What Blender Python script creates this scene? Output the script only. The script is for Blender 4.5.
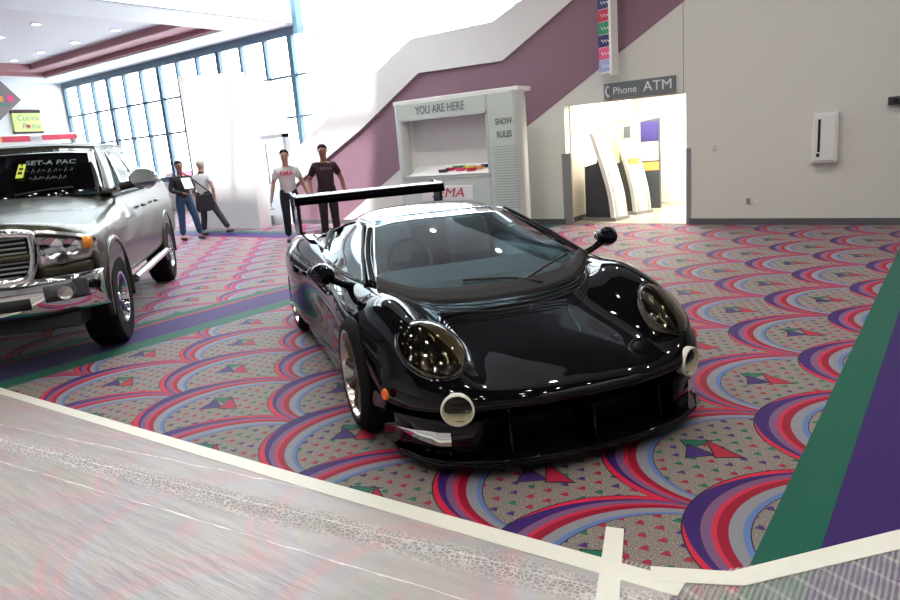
import bpy, bmesh, math, random
from mathutils import Vector, Matrix, Euler
random.seed(7)
for o in list(bpy.data.objects): bpy.data.objects.remove(o)
SC = bpy.context.scene; COL = SC.collection
# ---------------------------------------------------------------- camera, world, light, exposure
cd = bpy.data.cameras.new('camera'); cam = bpy.data.objects.new('camera', cd); COL.objects.link(cam)
cd.sensor_width = 36.0; cd.lens = 686.7/900*36; cd.clip_end = 300; cd.clip_start = .02
cam.matrix_world = Matrix(((0.806031,-0.066728,0.5881,0),(0.586726,0.220836,-0.779092,0),(-0.077886,0.973026,0.217152,1.591),(0,0,0,1)))
SC.camera = cam
W = bpy.data.worlds.new('sky'); SC.world = W; W.use_nodes = True
WB = W.node_tree.nodes['Background']; WB.inputs[0].default_value = (.90,.96,1,1); WB.inputs[1].default_value = 10.5
SC.view_settings.view_transform = 'Standard'; SC.view_settings.look = 'None'
SC.view_settings.gamma = 1; SC.view_settings.use_curve_mapping = False
SC.view_settings.exposure = 0.0
def sun(dirv, e, ang=2):
    l = bpy.data.lights.new('sun','SUN'); l.energy = e; l.angle = math.radians(ang); l.color=(1,.97,.93)
    o = bpy.data.objects.new('sun', l); COL.objects.link(o); o.location=(0,0,20)
    o.rotation_euler = Vector(dirv).to_track_quat('-Z','Y').to_euler(); return o
sun((-.2,.55,-1.0), 8)
DOWN_W = 16.0      # each hall downlight
# ---------------------------------------------------------------- materials
def mat(name, col, rough=.5, metal=0, spec=.5, coat=0, emit=0, bump=0, bscale=40, var=0, alpha=1, trans=0, ior=1.45, flake=0):
    m = bpy.data.materials.new(name); m.use_nodes = True; nt = m.node_tree; b = nt.nodes['Principled BSDF']
    c = tuple(col)+(1,)
    b.inputs['Base Color'].default_value = c; b.inputs['Roughness'].default_value = rough
    b.inputs['Metallic'].default_value = metal; b.inputs['Specular IOR Level'].default_value = spec
    b.inputs['Coat Weight'].default_value = coat; b.inputs['Coat Roughness'].default_value = .03; b.inputs['Coat IOR'].default_value = 1.36
    b.inputs['Transmission Weight'].default_value = trans; b.inputs['IOR'].default_value = ior
    if emit: b.inputs['Emission Color'].default_value = c; b.inputs['Emission Strength'].default_value = emit
    if alpha < 1: b.inputs['Alpha'].default_value = alpha
    if var or bump or flake:
        tc = nt.nodes.new('ShaderNodeTexCoord'); n = nt.nodes.new('ShaderNodeTexNoise'); n.inputs['Scale'].default_value = bscale; n.inputs['Detail'].default_value = 3
        nt.links.new(tc.outputs['Object'], n.inputs['Vector'])
        if var:
            mx = nt.nodes.new('ShaderNodeMix'); mx.data_type = 'RGBA'
            mx.inputs[6].default_value = tuple(max(0,v*(1-var)) for v in col)+(1,); mx.inputs[7].default_value = tuple(min(1,v*(1+var)) for v in col)+(1,)
            nt.links.new(n.outputs['Fac'], mx.inputs[0]); nt.links.new(mx.outputs[2], b.inputs['Base Color'])
        if bump:
            bp = nt.nodes.new('ShaderNodeBump'); bp.inputs['Strength'].default_value = bump; bp.inputs['Distance'].default_value = .01
            nt.links.new(n.outputs['Fac'], bp.inputs['Height']); nt.links.new(bp.outputs['Normal'], b.inputs['Normal'])
    return m
M = dict(
 wall=mat('wall_paint',(.70,.70,.64),.7,bump=.05,bscale=60,var=.03), purple=mat('mauve_paint',(.26,.15,.195),.7,var=.04,bscale=3),
 parapet=mat('pale_paint',(.72,.69,.68),.6,var=.03,bscale=2), white=mat('white_paint',(.8,.8,.79),.5,var=.02,bscale=2),
 base=mat('grey_vinyl_base',(.11,.11,.12),.5,var=.1,bscale=5), ceil=mat('ceiling_tile',(.72,.75,.77),.8,bump=.1,bscale=8,var=.04),
 darkceil=mat('dark_ceiling',(.05,.05,.055),.8,var=.1,bscale=2),
 soffit=mat('soffit_white',(.80,.88,.90),.6,var=.02,bscale=1), maroon=mat('maroon_step',(.42,.22,.24),.6,var=.05,bscale=2), steel=mat('blue_grey_frame',(.09,.16,.22),.4,var=.1,bscale=3),
 paint=mat('black_car_paint',(.003,.003,.004),.35,spec=.0,coat=1,var=.2,bscale=2), blk=mat('matt_black',(.006,.006,.007),.6,var=.2), blkg=mat('gloss_black',(.01,.01,.012),.2,spec=.5,var=.2),
 rubber=mat('rubber',(.008,.008,.009),.8,spec=.15,bump=.4,bscale=80,var=.2), chrome=mat('chrome',(.75,.76,.78),.08,metal=1,var=.02), silver=mat('silver_rim',(.72,.68,.63),.18,metal=1,var=.05), darkrim=mat('dark_spoke',(.16,.13,.10),.3,metal=1,var=.1),
 gold=mat('gold_bowl',(.62,.56,.38),.25,metal=.5,var=.05), amber=mat('amber_lens',(.85,.12,.01),.2,var=.1), amber2=mat('amber_lamp',(.9,.32,.03),.2,var=.1),
 truck=mat('olive_metallic',(.05,.048,.034),.26,metal=.45,spec=.15,coat=.25,var=.12,bscale=200), lens=mat('lamp_bowl',(.66,.67,.66),.18,metal=.7,var=.25,bscale=30),
 grey=mat('mid_grey',(.25,.25,.26),.5,var=.05), dgrey=mat('dark_grey',(.045,.05,.06),.4,var=.1), lgrey=mat('light_grey',(.55,.58,.56),.4,var=.03), kiosk=mat('kiosk_panel',(.60,.67,.61),.3,var=.03,bscale=2),
 textgrey=mat('text_grey',(.16,.19,.20),.6,var=.03), textlight=mat('text_light',(.8,.82,.82),.6,var=.03), textpale=mat('chalk_text',(.16,.20,.21),.8,var=.2), red=mat('red_print',(.5,.02,.05),.5,var=.05), green=mat('green_print',(.03,.25,.12),.5,var=.05), yel=mat('yellow_tag',(.75,.85,.08),.5,var=.05), navy=mat('navy_print',(.03,.022,.12),.5,var=.05), pink=mat('pink_print',(.7,.08,.2),.5,var=.05), orange=mat('orange_print',(.7,.3,.08),.5,var=.05), pblue=mat('pale_blue_print',(.35,.38,.62),.5,var=.05), lime=mat('lime_print',(.62,.78,.25),.5,var=.05),
 plastic=mat('white_plastic',(.82,.81,.79),.4,var=.02), tape=mat('masking_tape',(.80,.79,.70),.5,bump=.15,bscale=60,var=.04), brown=mat('dark_brown',(.05,.02,.02),.5,var=.1), taupe=mat('taupe_sign',(.20,.17,.18),.5,var=.05),
 skin=mat('skin',(.48,.27,.20),.5,var=.06), skind=mat('skin_tan',(.30,.15,.10),.5,var=.06), hair=mat('dark_hair',(.012,.009,.008),.6,bump=.5,bscale=90,var=.3), hairg=mat('fair_hair',(.42,.34,.30),.6,bump=.5,bscale=90,var=.2),
 cwhite=mat('white_cotton',(.62,.60,.60),.8,bump=.3,bscale=12,var=.04), cblack=mat('black_cotton',(.018,.016,.02),.8,bump=.3,bscale=12,var=.1), cplum=mat('plum_cotton',(.035,.014,.022),.8,bump=.3,bscale=12,var=.1), denim=mat('blue_denim',(.04,.09,.18),.8,bump=.3,bscale=30,var=.15), dpant=mat('charcoal_trousers',(.012,.017,.024),.8,bump=.3,bscale=12,var=.1), shoe=mat('dark_shoe',(.03,.025,.025),.5,var=.1), shoeb=mat('brown_shoe',(.13,.05,.03),.5,var=.1),
 tile=mat('beige_tile',(.45,.40,.32),.25,var=.06,bscale=3), warmwall=mat('cream_wall',(.72,.66,.52),.6,var=.03), wood=mat('tan_side',(.55,.42,.22),.4,var=.1), cabin=mat('cabin_trim',(.10,.12,.13),.6,var=.1), bowl=mat('headlamp_bowl',(.26,.23,.16),.3,metal=.3,var=.3,bscale=20), clearb=mat('fog_bowl',(.85,.83,.75),.3,metal=.0,var=.1,bscale=60), seatl=mat('grey_leather',(.14,.15,.15),.5,var=.1), bounce_ground=mat('bounce_ground',(.8,.8,.8),.9,var=.1),
)
def glassmat(name, tint, fac, rough=.02, gl=(1,1,1)):
    m = bpy.data.materials.new(name); m.use_nodes = True; nt = m.node_tree; nt.nodes.clear()
    out = nt.nodes.new('ShaderNodeOutputMaterial'); mx = nt.nodes.new('ShaderNodeMixShader'); t = nt.nodes.new('ShaderNodeBsdfTransparent'); g = nt.nodes.new('ShaderNodeBsdfGlossy')
    lw = nt.nodes.new('ShaderNodeLayerWeight'); lw.inputs[0].default_value = .5; f = nt.nodes.new('ShaderNodeMath'); f.operation='POWER'; f.inputs[1].default_value = 4.5; nt.links.new(lw.outputs['Facing'], f.inputs[0])
    ad = nt.nodes.new('ShaderNodeMath'); ad.operation='MULTIPLY_ADD'; ad.inputs[1].default_value = .9; ad.inputs[2].default_value = fac + .03; ad.use_clamp = True
    t.inputs[0].default_value = tuple(tint)+(1,); g.inputs[0].default_value = tuple(gl)+(1,); g.inputs[1].default_value = rough
    nt.links.new(f.outputs[0], ad.inputs[0]); nt.links.new(ad.outputs[0], mx.inputs[0]); nt.links.new(t.outputs[0], mx.inputs[1]); nt.links.new(g.outputs[0], mx.inputs[2]); nt.links.new(mx.outputs[0], out.inputs[0])
    return m
M['cglass'] = glassmat('tinted_car_glass',(.75,.86,.88),.12); M['tglass'] = glassmat('dark_car_glass',(.10,.13,.14),.05); M['wglass'] = glassmat('window_glass',(.95,.98,1),.0); M['lamp'] = glassmat('clear_lens',(.85,.82,.68),.0); M['sglass']=glassmat('side_car_glass',(.50,.55,.55),.30,gl=(.8,.85,.85))
# carpet: fish-scale bands, dabs and shards, worked out with math nodes
class E:
    nt = None
    def __init__(s, v): s.v = v
    def op(s, o, b=None, c=None, clamp=False):
        n = E.nt.nodes.new('ShaderNodeMath'); n.operation = o; n.use_clamp = clamp
        for i, q in enumerate((s, b, c)):
            if q is None: continue
            q = q.v if isinstance(q, E) else q
            if isinstance(q, (int, float)): n.inputs[i].default_value = q
            else: E.nt.links.new(q, n.inputs[i])
        return E(n.outputs[0])
    def __add__(s,b): return s.op('ADD',b)
    def __sub__(s,b): return s.op('SUBTRACT',b)
    def __mul__(s,b): return s.op('MULTIPLY',b)
    def __truediv__(s,b): return s.op('DIVIDE',b)
    def lt(s,b): return s.op('LESS_THAN',b)
    def gt(s,b): return s.op('GREATER_THAN',b)
    def floor(s): return s.op('FLOOR')
    def abs(s): return s.op('ABSOLUTE')
    def sqrt(s): return s.op('SQRT')
    def mix(s, a, b): return a + (b - a) * s            # s in 0..1 picks b
def cmix(fac, a, b):
    n = E.nt.nodes.new('ShaderNodeMix'); n.data_type = 'RGBA'
    E.nt.links.new(fac.v, n.inputs[0])
    for i, q in ((6,a),(7,b)):
        if isinstance(q, tuple): n.inputs[i].default_value = q+(1,)
        else: E.nt.links.new(q, n.inputs[i])
    return n.outputs[2]
def carpet():
    m = bpy.data.materials.new('scale_pattern_carpet'); m.use_nodes = True; nt = m.node_tree; E.nt = nt; b = nt.nodes['Principled BSDF']
    tc = nt.nodes.new('ShaderNodeTexCoord'); sp = nt.nodes.new('ShaderNodeSeparateXYZ'); nt.links.new(tc.outputs['Object'], sp.inputs[0])
    X, Y = E(sp.outputs[0]), E(sp.outputs[1])
    R, PX, PY, CX, CY = .60, .604, 1.154, 0.0, 0.0
    X0, Y0 = X, Y; X = X0 - (Y0 - .45) * .0161 + .296; Y = Y0 - (X0 + .296) * .0446 - .4485
    k0 = ((X + (R - CX)) / PX).floor()
    dxs, dys, ins = [], [], []
    for j in range(3):
        k = k0 - float(j)
        par = (k * .5 - (k * .5).floor()) * PY                # 0 or .585
        dx = X - (k * PX + CX)
        yy = Y - CY - par
        dy = yy - ((yy / PY + .5).floor() * PY)
        dxs.append(dx); dys.append(dy); ins.append((dx*dx + dy*dy).lt(R*R))
    dx = ins[0].mix(ins[1].mix(dxs[2], dxs[1]), dxs[0]); dy = ins[0].mix(ins[1].mix(dys[2], dys[1]), dys[0])
    B = E(dx.v) * -1.4 + .6*R
    Cc = dx*dx + dy*dy - R*R
    a = ((B*B - Cc*1.6).sqrt() - B) / .8
    t = a / .275
    ramp = nt.nodes.new('ShaderNodeValToRGB'); cr = ramp.color_ramp; cr.interpolation = 'CONSTANT'
    purple=(.038,.012,.12); lil=(.17,.08,.17); pk=(.52,.022,.06); dred=(.27,.004,.025); gry=(.22,.22,.25); blu=(.10,.17,.38); blk=(.015,.015,.02); tan=(.21,.175,.155)
    stops=[(0,blk),(.02,purple),(.28,lil),(.43,pk),(.51,dred),(.67,gry),(.87,blu),(.965,blk),(.985,tan)]
    for i,(p,c) in enumerate(stops):
        e = cr.elements[i] if i < 2 else cr.elements.new(p)
        e.position = p; e.color = c+(1,)
    nt.links.new(t.op('MULTIPLY',1.0,clamp=False).v, ramp.inputs[0])
    col = ramp.outputs[0]
    # red crescent on the outer flank
    w = dy.abs()
    redw = (w - .08) * .13
    col = cmix(a.lt(redw), col, (.55,.015,.045))
    col = cmix(a.lt(.008), col, blk)
    inner = t.gt(.985)
    # speckled ground and dabs
    ns = nt.nodes.new('ShaderNodeTexNoise'); ns.inputs['Scale'].default_value = 160; ns.inputs['Detail'].default_value = 2; nt.links.new(tc.outputs['Object'], ns.inputs['Vector'])
    nz = E(ns.outputs['Fac'])
    col = cmix(inner * nz.gt(.56), col, (.13,.11,.11)); col = cmix(inner * nz.lt(.42), col, (.36,.33,.28))
    gs = .085
    row = (Y / gs).floor(); xs = X / gs + (row * .5 - (row*.5).floor())
    cx = xs.floor(); fx = xs - cx - .5; fy = Y / gs - row - .5
    wn = nt.nodes.new('ShaderNodeTexWhiteNoise'); wn.noise_dimensions = '2D'; cb = nt.nodes.new('ShaderNodeCombineXYZ'); nt.links.new(cx.v, cb.inputs[0]); nt.links.new(row.v, cb.inputs[1]); nt.links.new(cb.outputs[0], wn.inputs[0])
    rv = E(wn.outputs[0])
    tri = fx.abs() + fy * .45 - .17
    dab = tri.lt(0.0) * fy.abs().lt(.2) * inner
    dr = nt.nodes.new('ShaderNodeValToRGB'); dr.color_ramp.interpolation='CONSTANT'; e=dr.color_ramp.elements; e[0].color=(.32,.02,.05,1); e[1].position=.4; e[1].color=(.015,.13,.08,1); q=e.new(.7); q.color=(.06,.025,.14,1)
    nt.links.new(rv.v, dr.inputs[0]); col = cmix(dab, col, dr.outputs[0])
    def tri3(p, c):
        global _
        res = None
        for i in range(3):
            (x0,y0),(x1,y1) = p[i], p[(i+1)%3]; ex, ey = x1-x0, y1-y0
            q = ((dx - x0)*ey - (dy - y0)*ex).lt(0.0)
            res = q if res is None else res*q
        return res * inner
    def shard(p, c):
        nonlocal col
        ar = sum(p[i][0]*p[(i+1)%3][1]-p[(i+1)%3][0]*p[i][1] for i in range(3))
        if ar < 0: p = p[::-1]
        cx_, cy_ = sum(v[0] for v in p)/3, sum(v[1] for v in p)/3
        big = [((v[0]-cx_)*1.18+cx_, (v[1]-cy_)*1.18+cy_) for v in p]
        col = cmix(tri3(big, c), col, blk); col = cmix(tri3(p, c), col, c)
    shard([(-.24,.06),(-.10,.11),(-.17,-.03)], (.012,.13,.08))
    shard([(-.19,.02),(-.04,-.05),(-.15,-.13)], (.05,.02,.14))
    shard([(-.12,.10),(.08,-.02),(-.03,-.07)], (.38,.015,.045))
    X, Y = X0, Y0
    # border strips
    grn=(.008,.10,.065); pur=(.035,.012,.115); rd=(.35,.02,.05)
    def strip(cond, c):
        nonlocal col
        col = cmix(cond, col, c)
    strip(X.gt(-.535), grn); strip(X.gt(-.335), pur)
    inl = X.lt(-6.0)*X.gt(-6.86)
    strip(inl, pur); strip(X.lt(-6.0)*X.gt(-6.26), grn); strip(X.lt(-6.86)*X.gt(-7.02), grn); strip(X.lt(-6.80)*X.gt(-6.86), rd)
    strip(Y.gt(9.45)*Y.lt(10.3)*X.lt(-6.9), pur); strip(Y.gt(10.1)*Y.lt(10.35)*X.lt(-6.9), grn); strip(Y.gt(9.40)*Y.lt(9.47)*X.lt(-6.9), rd)
    nt.links.new(col, b.inputs['Base Color'])
    b.inputs['Roughness'].default_value = .6; b.inputs['Specular IOR Level'].default_value = .15
    b.inputs['Sheen Weight'].default_value = .12; b.inputs['Sheen Roughness'].default_value = .3
    n2 = nt.nodes.new('ShaderNodeTexNoise'); n2.inputs['Scale'].default_value = 250; nt.links.new(tc.outputs['Object'], n2.inputs['Vector'])
    bp = nt.nodes.new('ShaderNodeBump'); bp.inputs['Strength'].default_value = .25; bp.inputs['Distance'].default_value = .004; nt.links.new(n2.outputs['Fac'], bp.inputs['Height']); nt.links.new(bp.outputs['Normal'], b.inputs['Normal'])
    return m
M['carpet'] = carpet()
def film(name, a0, ribs):
    m = bpy.data.materials.new(name); m.use_nodes = True; nt = m.node_tree; E.nt = nt; b = nt.nodes['Principled BSDF']; out = nt.nodes['Material Output']
    b.inputs['Base Color'].default_value = (.95,.91,.88,1); b.inputs['Roughness'].default_value = .3; b.inputs['Specular IOR Level'].default_value = .7
    tr = nt.nodes.new('ShaderNodeBsdfTransparent'); mx = nt.nodes.new('ShaderNodeMixShader')
    tc = nt.nodes.new('ShaderNodeTexCoord'); mp = nt.nodes.new('ShaderNodeMapping'); mp.inputs['Scale'].default_value = (1.2,9,1); mp.inputs['Rotation'].default_value = (0,0,.12); nt.links.new(tc.outputs['Object'], mp.inputs[0])
    ns = nt.nodes.new('ShaderNodeTexNoise'); ns.inputs['Scale'].default_value = 2.2; ns.inputs['Detail'].default_value = 6; nt.links.new(mp.outputs[0], ns.inputs['Vector'])
    f = (E(ns.outputs['Fac']) - .5) * .16 + a0
    h = E(ns.outputs['Fac'])
    if not ribs:
        sp = nt.nodes.new('ShaderNodeSeparateXYZ'); nt.links.new(tc.outputs['Object'], sp.inputs[0]); X, Y = E(sp.outputs[0]), E(sp.outputs[1])
        vo = nt.nodes.new('ShaderNodeTexVoronoi'); vo.inputs['Scale'].default_value = 45; vo.feature='DISTANCE_TO_EDGE'; nt.links.new(tc.outputs['Object'], vo.inputs['Vector'])
        dl = (Y - 1.53 - (X + 4.6) * .126 + (h - .5) * .12).abs()
        band = E((dl * -1.0).v) + .10
        band = (band * 12.0).op('MINIMUM', 1.0).op('MAXIMUM', 0.0)
        edge = E(vo.outputs[0]).lt(.10)
        f = f + band * edge * .34  # crinkle glints put into the opacity as paler flecks
        for off in (.19, -.17, .02):
            ln = (Y - 1.53 - off - (X + 4.6) * (.126 + off*.1) + (h - .5) * .05).abs().lt(.003)
            f = f + ln * .35  # crease highlights drawn as thin paler lines in the opacity
        h = h + band * E(vo.outputs[0]) * 1.5
    if ribs:
        sp = nt.nodes.new('ShaderNodeSeparateXYZ'); nt.links.new(tc.outputs['Object'], sp.inputs[0]); X, Y = E(sp.outputs[0]), E(sp.outputs[1])
        r1 = (X * 330).op('SINE'); r2 = ((X*.5 + Y) * 46).op('SINE'); r2 = r2.gt(.9)
        f = f + r1 * .10 + r2*.14; h = h + r1 * .2
    f = f.op('MULTIPLY', 1.0, clamp=True)
    nt.links.new(f.v, mx.inputs[0]); nt.links.new(tr.outputs[0], mx.inputs[1]); nt.links.new(b.outputs[0], mx.inputs[2]); nt.links.new(mx.outputs[0], out.inputs[0])
    bp = nt.nodes.new('ShaderNodeBump'); bp.inputs['Strength'].default_value = .8; bp.inputs['Distance'].default_value = .02; nt.links.new(h.v, bp.inputs['Height']); nt.links.new(bp.outputs['Normal'], b.inputs['Normal'])
    return m
M['film'] = film('clear_floor_film', .42, False); M['film2'] = film('ribbed_floor_film', .30, True)
# ---------------------------------------------------------------- mesh helpers
class MB:
    def __init__(s): s.v=[]; s.f=[]
    def add(s, vs, fs): n=len(s.v); s.v += [tuple(v) for v in vs]; s.f += [tuple(i+n for i in f) for f in fs]; return s
    def box(s, x0,x1,y0,y1,z0,z1):
        return s.add([(x0,y0,z0),(x1,y0,z0),(x1,y1,z0),(x0,y1,z0),(x0,y0,z1),(x1,y0,z1),(x1,y1,z1),(x0,y1,z1)], [(0,3,2,1),(4,5,6,7),(0,1,5,4),(1,2,6,5),(2,3,7,6),(3,0,4,7)])
    def prism(s, poly, ax, a, b):       # poly of 2-D points, extruded along axis ax
        def P(p,t): return {'x':(t,p[0],p[1]),'y':(p[0],t,p[1]),'z':(p[0],p[1],t)}[ax]
        n=len(poly); return s.add([P(p,a) for p in poly]+[P(p,b) for p in poly], [tuple(range(n)),tuple(range(2*n-1,n-1,-1))]+[(i,(i+1)%n+0,(i+1)%n+n,i+n) for i in range(n)])
    def tube(s, pts, r, n=8, cap=True):
        pts=[Vector(p) for p in pts]; rs=r if isinstance(r,(list,tuple)) else [r]*len(pts); rings=[]
        up=None
        for i,p in enumerate(pts):
            d=((pts[min(i+1,len(pts)-1)]-pts[max(i-1,0)])).normalized()
            if up is None: up = Vector((0,0,1)) if abs(d.z)<.9 else Vector((1,0,0))
            a=d.cross(up).normalized(); c=a.cross(d).normalized(); up=c
            rings.append([p+(a*math.cos(2*math.pi*k/n)+c*math.sin(2*math.pi*k/n))*rs[i] for k in range(n)])
        vs=[v for g in rings for v in g]; fs=[(i*n+k,i*n+(k+1)%n,(i+1)*n+(k+1)%n,(i+1)*n+k) for i in range(len(pts)-1) for k in range(n)]
        if cap: fs+= [tuple(range(n))[::-1], tuple(range((len(pts)-1)*n,len(pts)*n))]
        return s.add(vs,fs)
    def lathe(s, prof, n=32, ax='y', c=(0,0,0), close=False):     # prof: (radius, along-axis)
        vs=[]
        for r,t in prof:
            for k in range(n):
                a=2*math.pi*k/n; u,w=r*math.cos(a),r*math.sin(a)
                p={'y':(u,t,w),'z':(u,w,t),'x':(t,u,w)}[ax]; vs.append((p[0]+c[0],p[1]+c[1],p[2]+c[2]))
        m=len(prof); fs=[(i%m*n+k,i%m*n+(k+1)%n,(i+1)%m*n+(k+1)%n,(i+1)%m*n+k) for i in range(m if close else m-1) for k in range(n)]
        return s.add(vs,fs)
    def grid(s, G):
        n,m=len(G),len(G[0]); return s.add([p for r in G for p in r],[(i*m+j,i*m+j+1,(i+1)*m+j+1,(i+1)*m+j) for i in range(n-1) for j in range(m-1)])
    def mesh(s, name, fix=True):
        me=bpy.data.meshes.new(name); me.from_pydata(s.v,[],s.f)
        if fix:
            b=bmesh.new(); b.from_mesh(me); bmesh.ops.remove_doubles(b,verts=b.verts,dist=1e-5); bmesh.ops.recalc_face_normals(b,faces=b.faces); b.to_mesh(me); b.free()
        return me
    def build(s, name, m, parent=None, smooth=False, bevel=0, solid=0, sub=0, fix=True):
        return link(name, s.mesh(name,fix), m, parent, smooth, bevel, solid, sub)
def link(name, me, m, parent=None, smooth=False, bevel=0, solid=0, sub=0):
    o=bpy.data.objects.new(name,me); COL.objects.link(o)
    if m is not None and not me.materials: me.materials.append(M[m] if isinstance(m,str) else m)
    if parent: o.parent=parent
    if smooth:
        me.polygons.foreach_set('use_smooth',[True]*len(me.polygons))
        if smooth!='full': me.set_sharp_from_angle(angle=math.radians(38))
    if sub: k=o.modifiers.new('s','SUBSURF'); k.levels=k.render_levels=sub
    if solid: k=o.modifiers.new('t','SOLIDIFY'); k.thickness=solid; k.offset=-1
    if bevel: k=o.modifiers.new('b','BEVEL'); k.width=bevel; k.segments=2; k.limit_method='ANGLE'
    return o
def tag(o, label=None, cat=None, group=None, kind=None):
    if label: o['label']=label
    if cat: o['category']=cat
    if group: o['group']=group
    if kind: o['kind']=kind
    return o
def thing(name, label, cat, loc=(0,0,0), rz=0, group=None):
    o=bpy.data.objects.new(name,None); o.empty_display_size=.1; COL.objects.link(o); o.location=loc; o.rotation_euler=(0,0,rz); return tag(o,label,cat,group)
def struct(o): o['kind']='structure'; return o
def dup(r, label=None):
    c=r.copy(); COL.objects.link(c)
    if label: c['label']=label
    for ch in list(r.children):
        d=ch.copy(); COL.objects.link(d); d.parent=c
        for g in list(ch.children):
            e=g.copy(); COL.objects.link(e); e.parent=d
    return c
def text(s, size, m, name, parent, mat4, sx=1, ext=.002, align='CENTER', shear=0, bold=0):
    cu=bpy.data.curves.new(name,'FONT'); cu.body=s; cu.size=size; cu.extrude=ext; cu.align_x=align; cu.align_y='CENTER'; cu.shear=shear; cu.offset=bold; cu.resolution_u=3
    t=bpy.data.objects.new(name,cu); COL.objects.link(t); dg=bpy.context.evaluated_depsgraph_get(); me=bpy.data.meshes.new_from_object(t.evaluated_get(dg)); bpy.data.objects.remove(t)
    me.transform(Matrix.Diagonal((sx,1,1,1))); me.transform(mat4); me.materials.clear(); me.name=name
    return link(name,me,m,parent)
def face(x,y,z,nx,ny,nz=0,roll=0):      # matrix whose local XY plane faces direction n, up = world z
    n=Vector((nx,ny,nz)).normalized(); r=Vector((0,0,1)).cross(n).normalized(); u=n.cross(r)
    return Matrix(((r.x,u.x,n.x,x),(r.y,u.y,n.y,y),(r.z,u.z,n.z,z),(0,0,0,1))) @ Matrix.Rotation(roll,4,'Z')
def cr(P, n):                            # Catmull-Rom resampling
    P=[Vector(p) for p in P]; out=[]; m=len(P)
    for i in range(m-1):
        p0=P[i-1] if i else P[0]*2-P[1]; p1,p2=P[i],P[i+1]; p3=P[i+2] if i+2<m else P[-1]*2-P[-2]
        for k in range(n):
            t=k/n; out.append(.5*((2*p1)+(p2-p0)*t+(2*p0-5*p1+4*p2-p3)*t*t+(3*p1-p0-3*p2+p3)*t**3))
    out.append(P[-1].copy()); return out
def surf(rows, n, m):
    R=[cr(r,m) for r in rows]; C=[cr([R[i][j] for i in range(len(R))],n) for j in range(len(R[0]))]
    return [[C[j][i] for j in range(len(C))] for i in range(len(C[0]))]
def mir(P): return [(p[0],-p[1],p[2]) for p in P[:0:-1]]+list(P)   # half curve starting at y=0 -> full curve
def evalmesh(o):
    dg=bpy.context.evaluated_depsgraph_get(); me=bpy.data.meshes.new_from_object(o.evaluated_get(dg)); return me
def boolean(o, cutters):
    for c in cutters:
        k=o.modifiers.new('b','BOOLEAN'); k.operation='DIFFERENCE'; k.object=c; k.solver='EXACT'
    bpy.context.view_layer.update(); me=evalmesh(o); o.modifiers.clear(); o.data=me
    for c in cutters: bpy.data.objects.remove(c)
    return o
# ================================================================ THE SETTING
YW=11.7
struct(MB().box(-36,7,-9,19,-.12,0).build('floor','carpet'))
# back wall in lower, mauve and parapet bands with an alcove opening
up=lambda x:1.86+(x+6.66)*.575
low=[(-12.0,0),(-10.04,1.12),(-9.72,1.30),(-7.75,1.30),(-6.66,1.86),(-3.51,3.60),(-1.0,5.05),(7,9.6)]
mtop=[(-13.45,.91),(-10.92,2.11),(-9.14,3.12),(-7.11,3.09),(-5.62,3.90),(-3.0,5.38),(3.0,8.8)]
ptop=[(-13.45,1.64),(-12.36,2.22),(-9.3,3.79),(-7.32,3.80),(-6.63,4.08),(-5.0,5.0),(-3.0,6.12),(2.0,9.0)]
g=MB()
g.prism([(-12.0,0)]+low[1:5]+[(-5.9,up(-5.9)),(-5.9,0)],'y',YW,YW+.2)
g.prism([(-5.9,2.14),(-5.9,up(-5.9)),(-3.7,up(-3.7)),(-3.7,2.14)],'y',YW,YW+.2)
g.prism([(-3.7,0),(-3.7,up(-3.7)),(-1.0,5.12),(6.9,9.6),(6.9,0)],'y',YW,YW+.2)
w=struct(g.build('wall_back','wall'))
mv=[(-13.45,0),(-13.45,.91)]+mtop[1:]+[(6.9,9.6)]+[(-1.0,5.12),(-3.7,up(-3.7)),(-6.66,1.86),(-7.75,1.30),(-9.72,1.30),(-10.04,1.12),(-12.0,0)]
struct(MB().prism(mv,'y',YW-.005,YW+.19).build('trim_1','purple'))
struct(MB().prism([(-13.45,.91)]+mtop[1:]+[(3.0,9.0)]+[(2.0,9.0)]+ptop[::-1][1:],'y',YW-.06,YW+.2).build('trim_2','parapet'))
cap=[(x,YW+.05,z+.012) for x,z in ptop]; struct(MB().tube(cap,.022,8).build('trim_3','grey',smooth=True))
struct(MB().box(-14.95,-13.45,YW,YW+.1,0,1.0).build('trim_4','white'))
bb=MB(); bb.box(-13.45,-5.95,YW-.03,YW-.006,0,.1); bb.box(-3.65,6.9,YW-.03,YW-.001,0,.1); struct(bb.build('baseboard_back','base'))
# vertical seam beside the alcove and metal corner guards
struct(MB().box(-3.745,-3.735,YW-.004,YW,2.14,3.58).build('trim_5','grey'))
for i,(a,b) in enumerate(((-5.98,-5.80),(-3.80,-3.64))):
    struct(MB().box(a,b if i==0 else b,YW-.012,YW-.001,0,1.30).build('trim_%d'%(6+i),'grey') if i==0 else MB().box(-3.70,-3.62,YW-.012,YW-.001,0,1.26).build('trim_7','grey'))
# alcove
struct(MB().box(-5.9,-5.88,YW+.2,15.2,0,2.6).build('wall_alcove_left','warmwall')); struct(MB().box(-3.72,-3.7,YW+.2,15.2,0,2.6).build('wall_alcove_right','white'))
struct(MB().box(-5.9,-3.7,15.2,15.3,0,2.6).build('wall_alcove_back','white')); struct(MB().box(-5.9,-3.7,YW+.2,15.2,2.6,2.7).build('ceiling_alcove','white'))
struct(MB().box(-5.88,-3.72,YW,15.2,0,.012).build('floor_alcove','tile')); bb=MB(); bb.box(-5.879,-5.865,YW+.2,15.2,.013,.11); struct(bb.build('baseboard_alcove','base'))
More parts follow.
